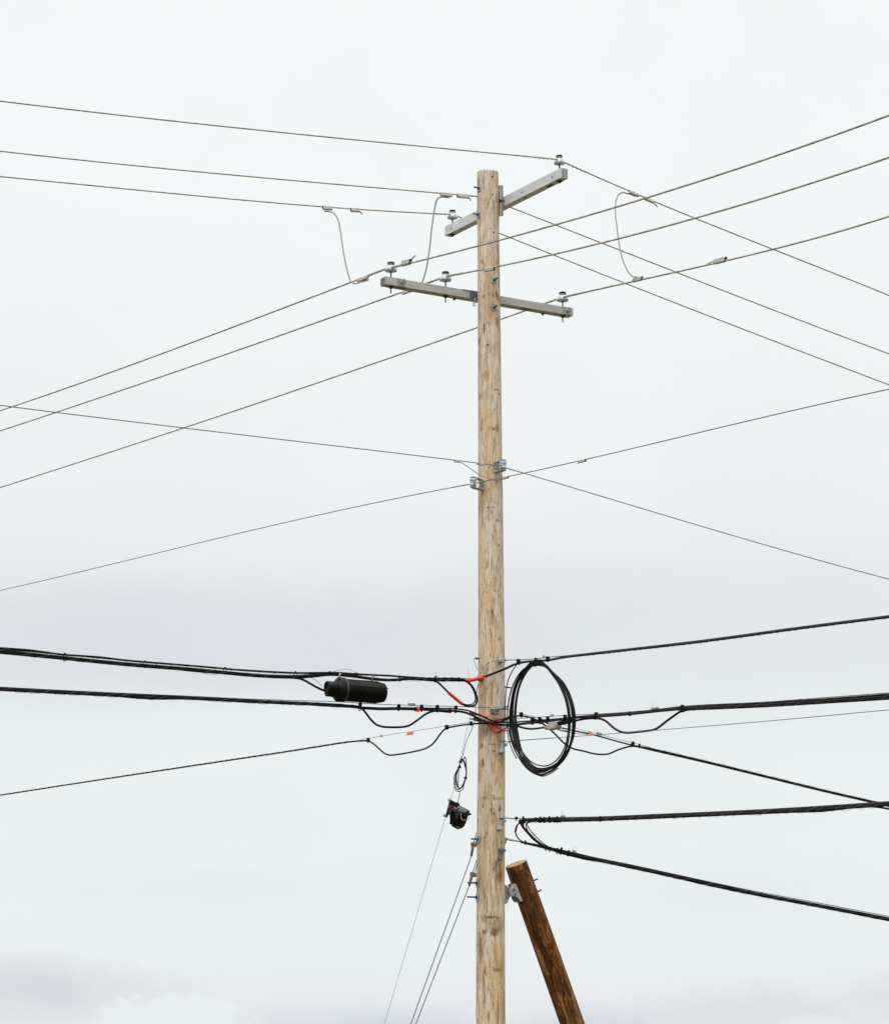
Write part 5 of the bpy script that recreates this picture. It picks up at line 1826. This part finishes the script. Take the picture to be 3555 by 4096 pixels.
# ------------------------------------------------------------------ guy wires
for (lab, top, tee, tip, low, ys) in (
        ('upper guy wire, its taupe tapered insulator beside the topmost lower washer', (1905.5, 3331), (1893, 3372), (1885, 3424.5), (1643, 4096), -0.16),
        ('lower guy wire, its taupe tapered insulator just above the two lower washers', (1905, 3441), (1890, 3492), (1876, 3543), (1663, 4096), -0.13)):
    u = -UB
    p0 = at(top[0], top[1], ys)
    g = thing('guy_wire', lab, 'guy wire', p0, 'guy wires anchoring the pole on the left')
    G = lambda px, py: onplane(px, py, p0, u)
    bm = bmesh.new()
    a, b_ = G(*tip), G(*low)
    d = (b_ - a).normalized()
    tube(bm, [a - d * 0.04, a, a.lerp(b_, 0.5), b_, b_ + d * (b_.z / -d.z + 0.1)], 0.0055, 8)
    tube(bm, [G(*top), G(*tee)], 0.0045, 8)
    tube(bm, [G(top[0] + 3, top[1] + 14), G(tee[0] + 9, tee[1] - 2)], 0.0045, 8)
    obj('strand', bm, M_galvd, g)
    bm = bmesh.new()
    h0 = G(*tee)
    ax_ = (a - h0).normalized()
    tube(bm, [h0 + ax_ * 0.02, h0 + ax_ * 0.05, a], lambda t: 0.019 - 0.007 * t, 12)
    xh = (u - ax_ * u.dot(ax_)).normalized()
    yh = ax_.cross(xh)
    box(bm, frame(h0 + ax_ * 0.012 - xh * 0.012, xh, yh, ax_), 0.070, 0.042, 0.042, 0, 0.009)
    obj('strain_insulator', bm, M_clay, g)

# ------------------------------------------------------------------ small ground wire at the upper clevis
gw = thing('bond_wire', 'thin curled bonding wire with small clamps on the pole above the orange sleeve', 'wire', at(1925, 2660, -0.2))
bm = bmesh.new()
tube(bm, catmull([at(px, py, y) for px, py, y in ((2034, 2641, -0.27), (2015, 2643, -0.24), (1990, 2643, -0.2), (1970, 2646, -0.19), (1955, 2652, -0.18), (1942, 2661, -0.175), (1932, 2672, -0.17), (1926, 2682, -0.165), (1922, 2694, -0.165), (1912, 2703, -0.18), (1902, 2711, -0.2))], 5), 0.003, 6)
tube(bm, catmull([at(px, py, y) for px, py, y in ((1911, 2681, -0.13), (1903, 2664, -0.14), (1897, 2647, -0.15), (1896, 2637, -0.15), (1899, 2631, -0.15), (1906, 2632, -0.14))], 5), 0.003, 6)
tube(bm, catmull([at(px, py, y) for px, py, y in ((1897, 2637, -0.15), (1904, 2636, -0.14), (1912, 2637, -0.14))], 5), 0.003, 6)
obj('wire', bm, M_thin, gw)
bm = bmesh.new()
tube(bm, catmull([at(px, py, y) for px, py, y in ((1913, 2637, -0.145), (1922, 2642, -0.155), (1931, 2652, -0.165), (1936, 2663, -0.17), (1935, 2676, -0.17), (1929, 2685, -0.165))], 5), 0.0042, 6)
obj('pale_wire', bm, M_tie, gw)
bm = bmesh.new()
box(bm, frame(at(1911, 2634, -0.15), Vector((1, 0, 0)), Vector((0, 1, 0)), UP), 0.03, 0.03, 0.018, 0, 0.004)
box(bm, frame(at(1904, 2634, -0.15), Vector((1, 0, 0)), Vector((0, 1, 0)), UP), 0.012, 0.03, 0.022, 0, 0.003)
obj('wire_clamp', bm, M_bolt, gw)
bm = bmesh.new()
box(bm, frame(at(1921, 2686, -0.175), Vector((0.9, 0, -0.3)).normalized(), Vector((0, 1, 0)), Vector((0.3, 0, 0.9)).normalized()), 0.035, 0.03, 0.024, 0, 0.005)
obj('wire_clamp', bm, M_clamp, gw)

# ------------------------------------------------------------------ orange marker tags


def tag(label, pts, hang, path, m):
    y = y_on(path, *hang) - 0.015
    bm = bmesh.new()
    prism(bm, [at(px, py, y) for px, py in pts], Vector((0.002, 0.003, 0)))
    c_ = at(hang[0], hang[1], y)
    top_ = [at(*pts[0], y), at(*pts[1], y)]
    tube(bm, [c_, (top_[0] + top_[1]) / 2], 0.0045, 6)
    return obj('marker_tag', bm, m, None, label, 'tag', 'marker tags on the cables')


tag('red square tag on the cable bundle crossing the pole front', ((1659, 2827), (1679, 2829), (1677, 2848), (1657, 2846)), (1669, 2823), msg2, M_tagr)
tag('pale orange slanted tag dangling from the thin strand above the deep drip loop', ((1630, 2929.5), (1655, 2927.5), (1649, 2939), (1624, 2941.5)), (1644, 2926), ms3, M_tag)
tag('pale orange tag on the strand right of the big coil', ((2350, 2926), (2361, 2929), (2374, 2937), (2375, 2940), (2358, 2939.5), (2353, 2936)), (2357, 2925), ms3r, M_tag)
